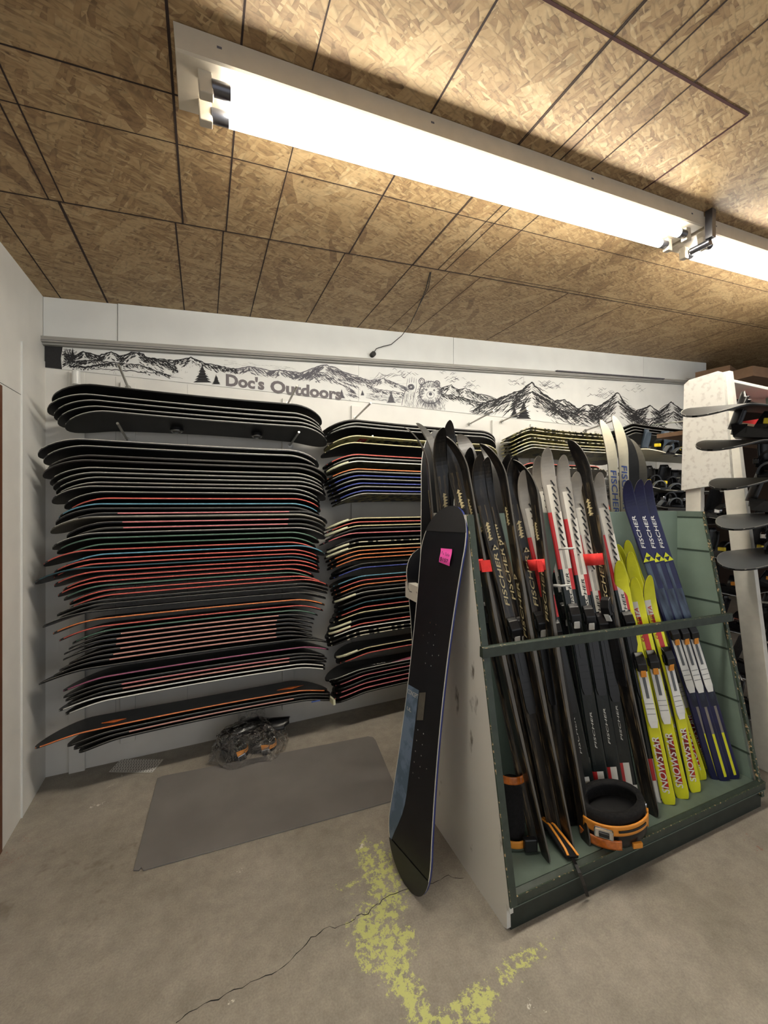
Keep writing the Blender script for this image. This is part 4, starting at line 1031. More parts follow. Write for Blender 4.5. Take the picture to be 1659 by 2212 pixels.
def black_ski(A, B, rho, delta, label, text=.0, wd=.062, curl=.085, bind=True, plain=False, grp='black touring skis', front=True):
    mt, L_ = ski_frame(A, B, delta, rho, front)
    g = (1, 0, 0, 1)
    zones = [(0, L_, (0, 0, 0, 0)), (.02, L_ - .3, g), (L_ - .42, L_ - .25, (1, 0, 1, 0))] if not plain else [(0, L_, (0, 0, 0, 0))]
    o = place('touring_ski', ski_mesh(L_, wd, BL_M, zones, curl)); o.matrix_world = mt; LEN[o.name] = L_
    tag(o, label, 'ski', grp)
    if text:
        z = surf_z(L_, text + .1) + .0006
        text -= .10; z = max(surf_z(L_, text), surf_z(L_, text + .25)) + .0012
        lettering(o, 'FISCHER', 'gold', text, text + .24, .019, z); emblem(o, text + .255, .028, z, 'gold')
    if bind: nordic_binding(o, L_ * .5, surf_z(L_, L_ * .5), 'bindblack', 'bindwhite', wd=.044)
    if not plain:
        z = surf_z(L_, L_ - .4); mb = MB(); r_ = random.Random(int(A[0]))
        for k in range(16):
            y = L_ - .56 + .014 * k; mb.prism([(-.016 + r_.uniform(-.004, .004), y, z), (-.008, y + .02, z), (.006 + r_.uniform(-.006, .006), y + .012, z), (-.006, y + .004, z)], (0, 0, .0006), 0)
        mb.build('script_print', ['gold'], o)
    return o
black_ski((980, 1500), (924, 985), 112, -.05, front=False, label= 'narrow black touring ski at the far left end of the green rack', wd=.046, bind=False)
black_ski((1000, 1500), (942, 975), 150, .02, front=False, label= 'black ski with a rounded grey tip behind the leftmost pair', bind=False, plain=True)
black_ski((1012, 1500), (950, 990), 12, -.08, front=False, label= 'black ski with gold script, hooked tip curling right, second from the white side')
black_ski((1148, 1765), (974, 985), 14, .05, 'black ski lettered in gold beside the white side, in the leftmost red strap', text=1.17)
s5 = black_ski((1170, 1800), (1003, 1000), 98, -.03, 'black ski whose high tip hooks left, strapped at the rack left end', bind=False)
black_ski((1160, 1700), (1014, 985), 195, .16, 'wide ski with grey base toward us and highest tip, behind the leftmost strap', wd=.075, bind=False, plain=True)
black_ski((1172, 1735), (1016, 1040), 14, .08, 'short black ski standing behind the lettered pair near the left end', bind=False)
black_ski((1188, 1745), (1036, 1055), 14, .04, 'black ski with bold gold lettering, left one of the lettered pair', text=1.08)
black_ski((1204, 1740), (1052, 1060), 14, .05, 'black ski with bold gold lettering, right one of the lettered pair', text=1.10)
s10 = black_ski((1226, 1795), (1086, 1020), 98, -.03, 'black ski whose long tip hooks left above the lettered pair', text=.95, bind=False)
black_ski((1200, 1690), (1068, 1010), 190, .17, 'ski with round-tipped dark base standing tall behind the lettered pair', wd=.068, bind=False, plain=True)
black_ski((1212, 1730), (1092, 1050), 14, .12, 'black ski just left of the feather-patterned one, round dark tip', bind=False)
black_ski((1228, 1735), (1108, 1055), 16, .06, 'wide black ski with feather pattern left of the first white-tipped ski', text=1.05, wd=.066)
s14 = black_ski((1262, 1785), (1153, 1055), 98, -.03, 'black ski hooking left, held by the middle red strap', text=1.0, bind=False)
s14b = black_ski((1275, 1770), (1162, 1060), 150, -.02, 'black ski backing the one in the middle red strap', bind=False, plain=True)
s16 = black_ski((1408, 1750), (1262, 1010), 80, -.035, 'long black lettered ski hooking left over the white-tipped group', text=1.02, wd=.066)
black_ski((1416, 1742), (1268, 1000), 160, .0, 'black ski backing the long lettered one in the right red strap', bind=False, plain=True)
WM = ['skidark', 'skiwhite', 'skisilver', 'skired', 'skiblack', 'skiside', 'skibase']
def white_ski(A, B, rho, delta, label, wd=.068):
    mt, L_ = ski_frame(A, B, delta, rho)
    zones = [(0, L_, (0, 0, 0, 0)), (.0, .10, (1, 2, 2, 1)), (.10, .20, (3, 1, 1, 0)), (L_ - .95, L_ - .72, (0, 0, 1, 0)), (L_ - .72, L_ - .62, (0, 1, 1, 3)), (L_ - .62, L_ - .34, (3, 1, 2, 1)), (L_ - .34, L_ - .2, (2, 1, 1, 2)), (L_ - .2, L_, (2, 2, 2, 2))]
    o = place('racing_ski', ski_mesh(L_, wd, WM, zones, .07)); o.matrix_world = mt; LEN[o.name] = L_
    tag(o, label, 'ski', 'white-tipped racing skis')
    mb = MB(); z = surf_z(L_, L_ - .5) + .0005
    for k in range(13):
        y = L_ - .62 + .034 * k; mb.prism([(.002, y + .03, z), (.008, y + .034, z), (.022, y + .004, z), (.016, y, z)], (0, 0, .0006), 0)
    mb.build('slash_print', ['blackprint'], o)
    lettering(o, 'FISCHER', 'blackprint', L_ - .80, L_ - .64, .014, z, x=.004); emblem(o, L_ - .63, .022, z, 'blackprint')
    mb = MB(); tri(mb, 0, .012, .024, .03, surf_z(L_, .03) + .0005, 0); mb.build('triangle_emblem', ['blackprint'], o)
    lettering(o, 'FISCHER', 'lightink', .3, .46, .009, surf_z(L_, .38) + .0006)
    nordic_binding(o, L_ * .5, surf_z(L_, L_ * .5), 'bindblack', 'bindwhite', wd=.044)
    return o
white_ski((1268, 1700), (1137, 1085), 28, .03, 'white-tipped racing ski left of the middle red strap')
white_ski((1290, 1706), (1166, 1050), 28, .12, 'white-tipped racing ski peeking out behind the middle strapped pair')
white_ski((1301, 1706), (1184, 1035), 28, .03, 'white-tipped racing ski with the tallest silver tip')
white_ski((1330, 1702), (1218, 1050), 28, .03, 'white-tipped racing ski bundled with a clear tie')
white_ski((1358, 1695), (1246, 1085), 28, .03, 'white-tipped racing ski just left of the long black lettered ski')
white_ski((1436, 1752), (1296, 1085), 28, .0, 'white-tipped racing ski between the long black ski and the yellow skis')
YM = ['skiyellow', 'skidkred', 'skiwhite', 'skired', 'skiyellow', 'skiside', 'skibase']
def yellow_ski(A, B, rho, delta, label, wd=.06, bind=True):
    mt, L_ = ski_frame(A, B, delta, rho)
    zones = [(0, L_, (0, 0, 0, 0)), (.07, .30, (0, 1, 1, 0)), (.74, .94, (2, 2, 0, 0)), (L_ - .40, L_ - .26, (0, 3, 3, 0)), (L_ - .26, L_ - .22, (0, 1, 0, 0))]
    o = place('childrens_ski', ski_mesh(L_, wd, YM, zones, .05)); o.matrix_world = mt; LEN[o.name] = L_
    tag(o, label, 'ski', 'yellow snow skis with red print')
    if bind:
        lettering(o, 'SNOWSTAR', 'whiteprint', .05, .31, .03, surf_z(L_, .17) + .0008, x=-.004)
        lettering(o, 'SNOWSTAR', 'redink', .74, .93, .02, surf_z(L_, .8) + .0008, x=-.012)
        nordic_binding(o, .62, surf_z(L_, .55), 'bindwhite', 'bindorange', wd=.04, plate_len=.235)
    return o
yellow_ski((1446, 1740), (1345, 1275), 38, -.02, 'yellow ski at the left front of the yellow group')
yellow_ski((1476, 1730), (1378, 1310), 38, -.02, 'yellow ski in the middle front with the lowest tip')
yellow_ski((1503, 1715), (1404, 1305), 20, -.015, 'yellow ski whose narrow tip bends right at the end of the yellow group')
yellow_ski((1513, 1706), (1337, 1232), 38, .04, 'yellow ski with the tip farthest left behind the front ones')
yellow_ski((1521, 1703), (1371, 1250), 30, .03, 'yellow ski rising behind the middle front one')
yellow_ski((1529, 1699), (1349, 1230), 38, .08, 'narrow yellow tip just visible in the second row', bind=False)
yellow_ski((1541, 1692), (1366, 1222), 30, .07, 'yellow ski with the highest tip, against the blue skis')
BM = ['skiblue', 'skinavy', 'skigreybase', 'skiyellow', 'skidark', 'skiside', 'skinavy']
def blue_ski(A, B, rho, delta, label, wd=.06, bind=True, emb=True):
    mt, L_ = ski_frame(A, B, delta, rho)
    zones = [(0, L_, (0, 0, 0, 0)), (.02, .24, (0, 0, 3, 0)), (.24, .38, (0, 0, 2, 0)), (.38, L_ - .62, (0, 1, 1, 1)), (L_ - .62, L_ - .48, (1, 1, 0, 0))]
    o = place('touring_ski', ski_mesh(L_, wd, BM, zones, .075)); o.matrix_world = mt; LEN[o.name] = L_
    tag(o, label, 'ski', 'royal blue touring skis')
    if emb:
        z = surf_z(L_, L_ - .5) + .0015
        em = emblem(o, L_ - .47, wd * .95, z, 'emblem'); lettering(o, 'FISCHER', 'whiteprint', L_ - .40, L_ - .22, .018, z, x=-.004)
    if bind: nordic_binding(o, .74, surf_z(L_, .7), 'bindwhite', 'bindorange', wd=.036, plate_len=.25)
    return o
blue_ski((1586, 1683), (1402, 1095), 28, -.03, 'blue ski farthest right against the sage green panel')
blue_ski((1566, 1690), (1384, 1095), 28, -.02, 'blue ski second from the sage green panel')
blue_ski((1548, 1680), (1362, 1095), 34, .0, 'blue ski farthest left of the three with lettering and yellow emblem in view')
blue_ski((1535, 1665), (1342, 1165), 150, .14, 'dark blue ski with the round tip behind the yellow tips', wd=.085, bind=False, emb=False)
blue_ski((1556, 1660), (1390, 1170), 28, .07, 'blue ski mostly hidden, its emblem low between the others', bind=True)

# red velcro straps and clear ties round the bundles
def hoop(name, px, py, wpx, hpx, delta, label, cat, m, tab=0):
    P0 = rk(0, .11 + delta, .13); n = (V - Z * .175).normalized(); c = on_plane(px, py, P0, n)
    dist = (c - CAM).length; w2 = wpx / F * dist / 2 * 1.0; h_ = hpx / F * dist
    up = (Z * 1 + V * .175 - U * .12).normalized(); x = U.copy(); y = up.cross(x).normalized()
    mb = MB(); rows = []
    for k in range(24):
        a = 2 * math.pi * k / 24; ca, sa = math.cos(a), math.sin(a)
        sq = (abs(ca) ** 4 + abs(sa) ** 4) ** -.25
        p = c + x * (w2 * 1.1 * ca * sq) + y * (.034 * sa * sq) + V * .03
        rows.append([tuple(p - up * h_ / 2), tuple(p + up * h_ / 2)])
    mb.grid(rows, 0, close=False, smooth=True); mb.add([rows[-1][0], rows[-1][1], rows[0][1], rows[0][0]], [(0, 1, 2, 3)], 0)
    if tab:
        p = c + x * (w2 * 1.05 * tab) - V * .005; mb.band([p - x * .03 * tab, p, p + x * .012, p + x * .022], up, h_ * .95, .004, 0)
    o = mb.build(name, [m]); sm = o.modifiers.new('solid', 'SOLIDIFY'); sm.thickness = .0025; sm.offset = 1
    return tag(o, label, cat, {'velcro_strap': 'red velcro ski straps', 'zip_tie': 'clear ties round the skis'}[name])
hoop('velcro_strap', 1037, 1223, 27, 24, -.05, 'red velcro strap round the pair nearest the white side', 'strap', 'strap', 1)
hoop('velcro_strap', 1172, 1222, 30, 22, -.05, 'red velcro strap round the middle pair', 'strap', 'strap', -1)
hoop('velcro_strap', 1296, 1210, 34, 22, -.055, 'red velcro strap under the long black ski lettering', 'strap', 'strap')
hoop('zip_tie', 1232, 1187, 26, 4, -.02, 'clear tie round white-tipped skis left of the right red strap', 'strap', 'ziptie')
hoop('zip_tie', 1222, 1267, 32, 4, -.02, 'clear tie low round the dark ski bodies in the middle', 'strap', 'ziptie')

# skis on the far side of the rack
def back_ski(A, B, rho, delta, label, mats, wd, txt=None, sticker=False, grp=None, curl=.09, L_=None):
    mt, Lx = ski_frame(A, B, delta, rho, front=False, zt=.13)
    o = place('touring_ski', ski_mesh(Lx, wd, mats, [(0, Lx, (0, 0, 0, 0))], curl, tip=.26)); o.matrix_world = mt
    tag(o, label, 'ski', grp)
    if txt: lettering(o, 'FISCHER', 'blueprint', Lx - .56, Lx - .30, .032, -.0012, back=True)
    if sticker: mb = MB(); mb.box((-.012, Lx - .52, -.0016), (.012, Lx - .40, -.0008), 0); mb.build('barcode_sticker', ['sticker'], o)
    return o
back_ski((1352, 1400), (1321, 965), 205, -.1, 'cream ski base with blue lettering, left of the upright cream pair', ['skicream', 'skiside', 'skicream'], .052, True, grp='cream skis behind the rack')
back_ski((1364, 1400), (1346, 955), 205, -.1, 'cream ski base with blue lettering, right of the upright cream pair', ['skicream', 'skiside', 'skicream'], .052, True, grp='cream skis behind the rack')
back_ski((1388, 1400), (1365, 985), 195, -.05, 'dark grey ski base with white barcode sticker right of the cream pair', ['skibase', 'skiside', 'vinyl2'], .085, sticker=True, grp='dark skis behind the rack')
back_ski((1402, 1400), (1382, 1000), 200, -.02, 'plain dark grey ski base standing farthest right behind the rack', ['skibase', 'skiside', 'vinylgrey'], .085, grp='dark skis behind the rack')

# ---------------------------------------------------------------- bindings dropped on the rack shelf
def at_shelf(px, py, z=.127): p = on_z(px, py, z); return p
def loop_rows(rx_, ry_, z0, z1, n=28, bulge=.0, lean=0, a0=0, a1=360):
    rows = []
    for zz_ in [z0 + (z1 - z0) * k / 5 for k in range(6)]:
        f = (zz_ - z0) / (z1 - z0); bb = bulge * math.sin(math.pi * f)
        rows.append([((rx_ + bb) * math.cos(R(a0 + (a1 - a0) * i / n)) + lean * f, (ry_ + bb) * math.sin(R(a0 + (a1 - a0) * i / n)), zz_) for i in range(n + 1)])
    return rows
def part_shell(rows, name, m, parent, th=.012):
    mb = MB(); mb.grid(rows, 0); o = mb.build(name, [m], parent); sm = o.modifiers.new('solid', 'SOLIDIFY'); sm.thickness = th; sm.offset = 0; return o
p = at_shelf(1322, 1795)
T = Matrix.Translation(p) @ Matrix.Rotation(R(-22), 4, 'Z') @ Matrix.Rotation(R(10), 4, 'X') @ Matrix.Rotation(R(-8), 4, 'Y')
sb = empty('snowboard_binding', T); tag(sb, 'black snowboard binding with orange strap lying in the middle of the rack shelf', 'binding', 'bindings on the rack shelf')
mb = MB(); rows = [[(r * 1.15 * math.cos(R(i * 18)) + .0, r * .75 * math.sin(R(i * 18)), z_) for i in range(20)] for r, z_ in ((.03, .0), (.105, .004), (.125, .04), (.122, .08), (.10, .11))]
mb.grid(rows, 0, close=True); mb.add(rows[-1], [tuple(range(20))], 0); mb.build('baseplate', ['bindblack'], sb)
part_shell(loop_rows(.118, .074, .09, .175, bulge=.008), 'highback', 'foam', sb, .024)
st_ = part_shell(loop_rows(.148, .104, .10, .146, n=20, a0=200, a1=322), 'ankle_strap', 'bindorange', sb, .005)
part_shell(loop_rows(.152, .108, .118, .128, n=12, a0=258, a1=308), 'strap_slot', 'bindblack', st_, .003)
mb = MB(); mb.box((-.035, -.014, -.02), (.035, .004, .022), 0, Matrix.Translation((-.088, -.096, .123)) @ Matrix.Rotation(R(-28), 4, 'Z')); bk = mb.build('buckle', ['chrome'], sb, bevel=.006)
mb = MB(); mb.box((-.018, -.019, -.008), (.02, -.013, .012), 0, Matrix.Translation((-.088, -.096, .123)) @ Matrix.Rotation(R(-28), 4, 'Z')); mb.build('buckle_lever', ['bindblack'], bk, bevel=.002)
part_shell(loop_rows(.150, .106, .035, .078, n=14, a0=190, a1=262), 'toe_strap', 'copper', sb, .006)
for a_ in (335, 352):
    part_shell(loop_rows(.142, .10, .05, .13, n=3, a0=a_, a1=a_ + 7), 'side_buckle', 'chrome' if a_ > 340 else 'bindorange', sb, .008)
mb = MB(); mb.box((.03, -.1, .02), (.07, -.088, .045), 0); mb.build('heel_tab', ['bindorange'], sb, bevel=.003)
p = at_shelf(1122, 1838)
T = Matrix.Translation(p + Vector((.012, .05, 0))) @ Matrix.Rotation(R(-20), 4, 'Z') @ Matrix.Rotation(R(-6), 4, 'X')
sb = empty('snowboard_binding', T); tag(sb, 'black snowboard binding standing upright in the left corner of the shelf', 'binding', 'bindings on the rack shelf')
mb = MB(); rows = [[(r * math.cos(R(i * 18)), r * .8 * math.sin(R(i * 18)), z_) for i in range(20)] for r, z_ in ((.02, .0), (.042, .005), (.052, .05), (.05, .15), (.048, .22), (.03, .25))]
mb.grid(rows, 0, close=True); mb.add(rows[-1], [tuple(range(20))], 0); mb.build('highback', ['foam'], sb)
part_shell(loop_rows(.056, .048, .245, .275, n=18, a0=150, a1=385), 'toe_strap', 'copper', sb, .004)
st_ = part_shell(loop_rows(.062, .058, .008, .034, n=12, a0=215, a1=330), 'ankle_strap', 'bindorange', sb, .006)
mb = MB(); mb.box((.02, -.075, .0), (.075, -.05, .05), 0); mb.build('buckle', ['bindblack'], sb, bevel=.006)
# loose ankle strap that hangs over the lip
ps = [on_z(1166, 1768, .17), on_z(1190, 1785, .175), on_z(1212, 1815, .165), on_z(1228, 1838, .15), on_z(1236, 1852, .14)]
ls = empty('ankle_strap', Matrix.Translation(ps[2])); tag(ls, 'loose orange and black ankle strap hanging over the shelf lip', 'strap')
mb = MB(); mb.band([p - ps[2] for p in ps], (.8, -.35, 0), [.025, .045, .055, .06, .05], .016, 0); mb.build('strap_pad', ['foam'], ls, bevel=.004)
for s_ in (-1, 1):
    mb = MB(); off = Vector((.8, -.35, 0)).normalized() * .011 * s_
    mb.band([p - ps[2] + Vector((0, -.004, .011)) + off * (.6 + .3 * i) for i, p in enumerate(ps)], (.8, -.35, 0), .009, .004, 0); mb.build('strap_frame', ['bindorange'], ls)
mb = MB(); mb.box((-.02, -.016, -.008), (.02, .016, .012), 0, Matrix.Translation(ps[0] - ps[2])); mb.build('buckle', ['bindblack'], ls, bevel=.003)
mb = MB(); q_ = [ps[4], on_z(1244, 1868, .14), on_z(1252, 1885, .135) , on_plane(1262, 1912, rk(0, -.012, 0), V), on_plane(1269, 1936, rk(0, -.012, 0), V)]
mb.band([p - ps[2] for p in q_], (.8, -.35, 0), .013, .003, 0); mb.build('ladder_strap', ['bindblack'], ls)

# ================================================================ LEANING SNOWBOARD WITH THE PINK TAG
bt = on_z(878, 1925, 0); 
Bp = Vector((bt.x, bt.y, .004)); 
px_plane = O + U * -.012
Tp = on_plane(972, 1090, px_plane, U)
d = (Tp - Bp); Lb = d.length; d.normalize()
want = (-U * math.cos(R(12)) - V * math.sin(R(12))); z = (want - d * want.dot(d)).normalized(); x = d.cross(z).normalized()
# board mesh: x along length in its own frame; base side (+z) toward us, tips bend away (-z)
LB = board_mesh(Lb, 'snowboard', .03, .112, .137, .011)
lb = place('snowboard', LB); lb.matrix_world = basis(d, -x, z, (Bp + Tp) / 2 + U * -.012)
over(lb, 0, 'vinyl3'); over(lb, 1, 'vinyl'); over(lb, 2, 'navyedge')
tag(lb, 'black snowboard with pink price tag leaning on the white side of the ski rack', 'snowboard')
e = place('steel_edge', edge_mesh(Lb, 'steel_edge', .0035, .0062, -.94, .94, .03, .112, .137), lb)
s = place('sidewall', edge_mesh(Lb, 'sidewall', -.0053, .0034, -.94, .94, .03, .112, .137, 'navyedge'), lb)
def on_board(u, c, off=.0062): return (u * Lb / 2, hw(u, .112, .137) * c, kick(u, .03) + .006 * (1 - u * u) + off)
mb = MB(); rows = []
sgn = 1
for i in range(15):
    u = -.03 - .82 * i / 14
    rows.append([on_board(u, sgn * .97), on_board(u, sgn * (.30 + (.60 * max(0, (i - 9) / 5) ** 2)))])
mb.grid(rows, 0, smooth=False); mb.build('blue_panel_print', ['boardblue'], lb)
mb = MB(); mb.prism([on_board(-.04, sgn * .25, .0066), on_board(-.02, sgn * -.10, .0066), on_board(-.16, sgn * -.12, .0066), on_board(-.18, sgn * .22, .0066)], (0, 0, .001), 0); mb.build('grey_tape', ['greystrip'], lb)
t_ = place('lettering', text_mesh('CONCEPT', 'lightink'), lb); t_.matrix_local = basis(Vector((0, -1, 0)), Vector((1, 0, 0)), Z, Vector(on_board(-.075, .92, .0078))) @ Matrix.Diagonal((.07, .018, 1, 1))
t_ = place('lettering', text_mesh('UL', 'lightink'), lb); t_.matrix_local = basis(Vector((0, -1, 0)), Vector((1, 0, 0)), Z, Vector(on_board(-.16, .85, .0078))) @ Matrix.Diagonal((.03, .014, 1, 1))
mb = MB()
rr_ = random.Random(2)
for u0 in (.23, -.33):
    for i in range(5):
        for j in (0, 1): 
            c = on_board(u0 + (i - 2) * .054, (.1 - .32 * j) , .0066); mb.disc(c, .0028, .0006, 0, 8)
    c = on_board(u0 + .03, .4, .0066); mb.disc(c, .0026, .0006, 0, 8); c = on_board(u0 - .04, -.55, .0066); mb.disc(c, .0024, .0006, 0, 8)
mb.build('binding_inserts', ['chrome'], lb)
mb = MB(); rows = []
for i in range(13):
    u = .845 + .152 * i / 12; rows.append([on_board(u, -1.012, .0075), on_board(u, -.9, .0075), on_board(u, .9, .0075), on_board(u, 1.012, .0075)])
mb.grid(rows, 0, smooth=False); mb.build('tip_cap', ['cap'], lb); mb = MB(); rows = []
for i in range(13):
    u = -(.845 + .152 * i / 12); rows.append([on_board(u, 1.012, .0075), on_board(u, .9, .0075), on_board(u, -.9, .0075), on_board(u, -1.012, .0075)])
mb.grid(rows, 0, smooth=False); mb.build('tip_cap', ['cap'], lb)
# pink tag taped on the board
def bp(px, py): return on_plane(px, py, lb.matrix_world @ Vector((0, 0, .016)), z)
q_ = [bp(948, 1214), bp(971, 1223), bp(976, 1186), bp(952, 1184)]
tg = empty('price_tag', Matrix.Translation(q_[0])); tag(tg, 'bright pink handwritten price tag stuck on the leaning black snowboard', 'price tag')
mb = MB(); rows = []
for j in range(9):
    t = j / 8; a = q_[0].lerp(q_[3], t); b = q_[1].lerp(q_[2], t); bl = z * (.004 * math.sin(t * 5)); rows.append([a + bl + (b - a) * .07 * math.sin(t * 4) - q_[0], b + bl + (b - a) * .05 * math.sin(t * 4) - q_[0]])
mb.grid(rows, 0); po = mb.build('tag_paper', ['pink'], tg)
ex = (q_[1] - q_[0]).normalized(); ey = (q_[3] - q_[0]); ey = (ey - ex * ey.dot(ex)).normalized(); ez = ex.cross(ey)
wq = (q_[1] - q_[0]).length; hq = (q_[3] - q_[0]).length
for s_, x0, y0, w_, h_ in (('Fu Sale', .16, .62, .74, .22), ('$157', .14, .12, .72, .30)):
    t_ = place('lettering', text_mesh(s_, 'blackprint'), tg); t_.matrix_local = basis(ex, ey, ez, ex * wq * x0 + ey * hq * y0 + ez * .0065) @ Matrix.Diagonal((w_ * wq, h_ * hq, 1, 1))

# ================================================================ BEHIND THE RACK, LEFT
def upright_board(pb, pt, yv, label, body, nrm, wd=.118):
    b = on_plane(*pb, rk(0, yv, 0), V); t = on_plane(*pt, rk(0, yv, 0), V); b.z = .004
    t = t + V * .0; dd = (t - b); Lx = dd.length; dd.normalize(); zz = (nrm - dd * nrm.dot(dd)).normalized(); xx = dd.cross(zz)
    o = place('snowboard', board_mesh(Lx, 'snowboard', .05, wd, wd * 1.16)); o.matrix_world = basis(dd, -xx, zz, (b + t) / 2)
    over(o, 0, body); over(o, 1, body); over(o, 2, body)
    ed = place('steel_edge', edge_mesh(Lx, 'steel_edge', .0016, .0052, drop=.05, waist=wd, tip=wd * 1.16), o); return tag(o, label, 'snowboard', 'boards standing behind the ski rack')
o = upright_board((925, 1700), (950, 925), .80, 'tall black board with barcode sticker standing upright behind the white rack side', 'vinyl', -V - U * .3, .085)
mb = MB(); mb.box((.40, .0, .0125), (.50, .035, .0135), 0); mb.build('barcode_sticker', ['sticker'], o)
o = upright_board((940, 1700), (925, 1183), .92, 'black board with red flash, round nose showing left of the leaning snowboard', 'vinyl3', -V - U * .2)
mb = MB(); mb.prism([(.30, .06, .0115), (.45, .04, .0105), (.28, .03, .0115)], (0, 0, .001), 0); mb.build('print', ['redink'], o)
# white wooden block on the end of the far bar
a = on_plane(877, 1289, rk(0, .98, 0), V); b = on_plane(921, 1301, rk(0, .72, 0), V)
mb = MB(); dirv = Vector((b.x - a.x, b.y - a.y, 0)).normalized(); nn = Vector((-dirv.y, dirv.x, 0))
T = basis(dirv, nn, Z, a)
mb.box((0, -.004, -.0), ((b - a).length, .04, .09), 0, T)
for x_ in (.04, .15): mb.band([T @ Vector((x_, -.0048, .06)), T @ Vector((x_ + .02, -.0048, .045)), T @ Vector((x_ + .05, -.0048, .047))], nn.cross(Z) * 0 + Z, .004, .001, 1)
mb.disc(T @ Vector((.19, -.0055, .022)), .013, .0015, 2, 16, axis='y')
tag(mb.build('wooden_block', ['whiteblock', 'blackprint', 'greystrip']), 'white painted wooden bar end with a drilled hole, behind the leaning snowboard', 'wood block')

# ================================================================ RIGHT-HAND RENTAL RACK
RX = 2.95
def rx(px, py, x=RX): return on_x(px, py, x)
rr = empty('rental_rack', Matrix.Translation((RX, 1.3, 0))); tag(rr, 'white A-frame rack of rental snowboards at the right edge of the photo', 'rack')
def loc(p): return (p[0] - RX, p[1] - 1.3, p[2])
legT = rx(1578, 1000); legB = rx(1655, 1640)
yz = lambda z: legT.y + (legB.y - legT.y) * (z - legT.z) / (legB.z - legT.z)
wl = .105
mb = MB(); ztop = 2.36
mb.prism([loc((RX, yz(0) - wl * .5, 0)), loc((RX, yz(0) + wl * .5, 0)), loc((RX, yz(ztop) + wl * .5, ztop)), loc((RX, yz(ztop) - wl * .5, ztop))], (.04, 0, 0), 0)
mb.build('front_leg', ['whiteblock'], rr, bevel=.003)
y2 = rx(1497, 1085).y
mb = MB(); mb.box(loc((RX, y2 - .045, 0)), loc((RX + .04, y2 + .045, 2.3)), 0); mb.build('rear_leg', ['whiteblock'], rr, bevel=.003)
zs_ = rx(1565, 815).z
mb = MB(); mb.box(loc((RX + .02, yz(2.3) - .02, zs_ - .02)), loc((RX + 2.4, yz(2.3) + .20, zs_)), 0); mb.build('top_shelf', ['header'], rr, bevel=.002)
tq = [rx(1483, 832), rx(1494, 822), rx(1556, 803), rx(1568, 806), rx(1586, 1043), rx(1477, 1060)]
mb = MB(); mb.prism([loc((RX - .03, p.y, p.z)) for p in tq], (.03, 0, 0), 0); mb.build('end_board', ['sheet'], rr, bevel=.002)
mb = MB(); mb.box(loc((RX + .012, yz(0.6) - .6 , .0)), loc((RX + .012, y2, .0)), 0)
for k, (px, py) in enumerate(((1632, 1303), (1650, 1392), (1655, 1478))):
    z_ = rx(px, py).z; m2 = MB(); m2.tube([loc((RX + .04, yz(z_), z_)), loc((RX + .04, yz(z_) - .3, z_ + .03))], .006, 0, 8); m2.build('rod', ['steel'], rr)
m2 = MB(); yl = yz(.5) + .25
m2.prism([loc((RX + .9, yl - .1, 0)), loc((RX + .9, yl, 0)), loc((RX + .75, yl + .02, 2.3)), loc((RX + .75, yl - .07, 2.3))], (.03, 0, 0), 0); m2.build('inner_post', ['greenpanel'], rr)
# boards lying on that rack, tips toward us
for k, (px, py, z1_) in enumerate(((1505, 880, 0), (1537, 965, 0), (1565, 1050, 0), (1580, 1137, 0), (1583, 1223, 0))):
    yb_ = 1.17; t_ = on_y(px, py, yb_); Lx = 1.45
    o = place('snowboard', B_BODY); o.matrix_world = Matrix.Translation((t_.x + Lx / 2, yb_, t_.z + .05)) @ Matrix.Rotation(R(7 if k < 2 else 2), 4, 'X') @ Matrix.Rotation(R(-1 if k else -3), 4, 'Y') @ Matrix.Rotation(R(0), 4, 'X') @ Matrix.Diagonal((Lx / BL, .9, 1, 1))
    over(o, 0, 'bindgrey' if k > 2 else 'vinyl2'); over(o, 1, 'vinyl2'); over(o, 2, 'vinyl2')
    e_ = place('steel_edge', B_STEEL, o); over(e_, 0, 'e_dim')
    tag(o, 'dark rental snowboard reaching past the white rack post, %s of five' % ['topmost', 'second from the top', 'middle one', 'second from the bottom', 'lowest'][k], 'snowboard', 'rental boards on the right-hand rack')
    if k >= 1:
        binding(Matrix.Translation((t_.x + .42, yb_ - .02, t_.z + .065)) @ Matrix.Rotation(R(-70 if k % 2 else 200), 4, 'Z') @ Matrix.Rotation(R(8), 4, 'Y'), 'dark binding with %s buckles on the %s rental board at the right edge' % (['', 'yellow', 'black', 'bright blue', 'silver'][k], ['', 'second', 'middle', 'fourth', 'lowest'][k]), ['', 'clipyellow', 'bindblack', 'clipblue', 'chrome'][k], grp='bindings on the rental boards', small=True, hb_m='bindblack')
# boxes above and on the rack
def carton(px, py, y, sx, sy, sz, label, m, rz=0, cat='box', name='carton', band=None):
    p = on_y(px, py, y); mb = MB(); mb.box((-sx / 2, -sy / 2, 0), (sx / 2, sy / 2, sz), 0)
    if band: mb.box((-sx / 2 + .02, -sy / 2 - .001, .02), (-sx / 2 + .06, -sy / 2, sz - .02), 1)
    mb.box((-sx / 2 - .0005, -.012, sz - .0005), (sx / 2 + .0005, .012, sz + .0008), 2)
    o = mb.build(name, [m, band or m, 'greystrip'], bevel=.003); o.matrix_world = Matrix.Translation(p) @ Matrix.Rotation(R(rz), 4, 'Z'); return tag(o, label, cat)
carton(1548, 826, 2.55, .30, .3, .12, 'brown cardboard box on top behind the mottled white board', 'cardboard', 12)
carton(1625, 828, 2.3, .6, .35, .10, 'second brown cardboard box on the top shelf, cut by the frame edge', 'cardboard', -6)
mb = MB(); pz = rx(1600, 929, 3.4).z
sh = on_x(1600, 929, 3.4)
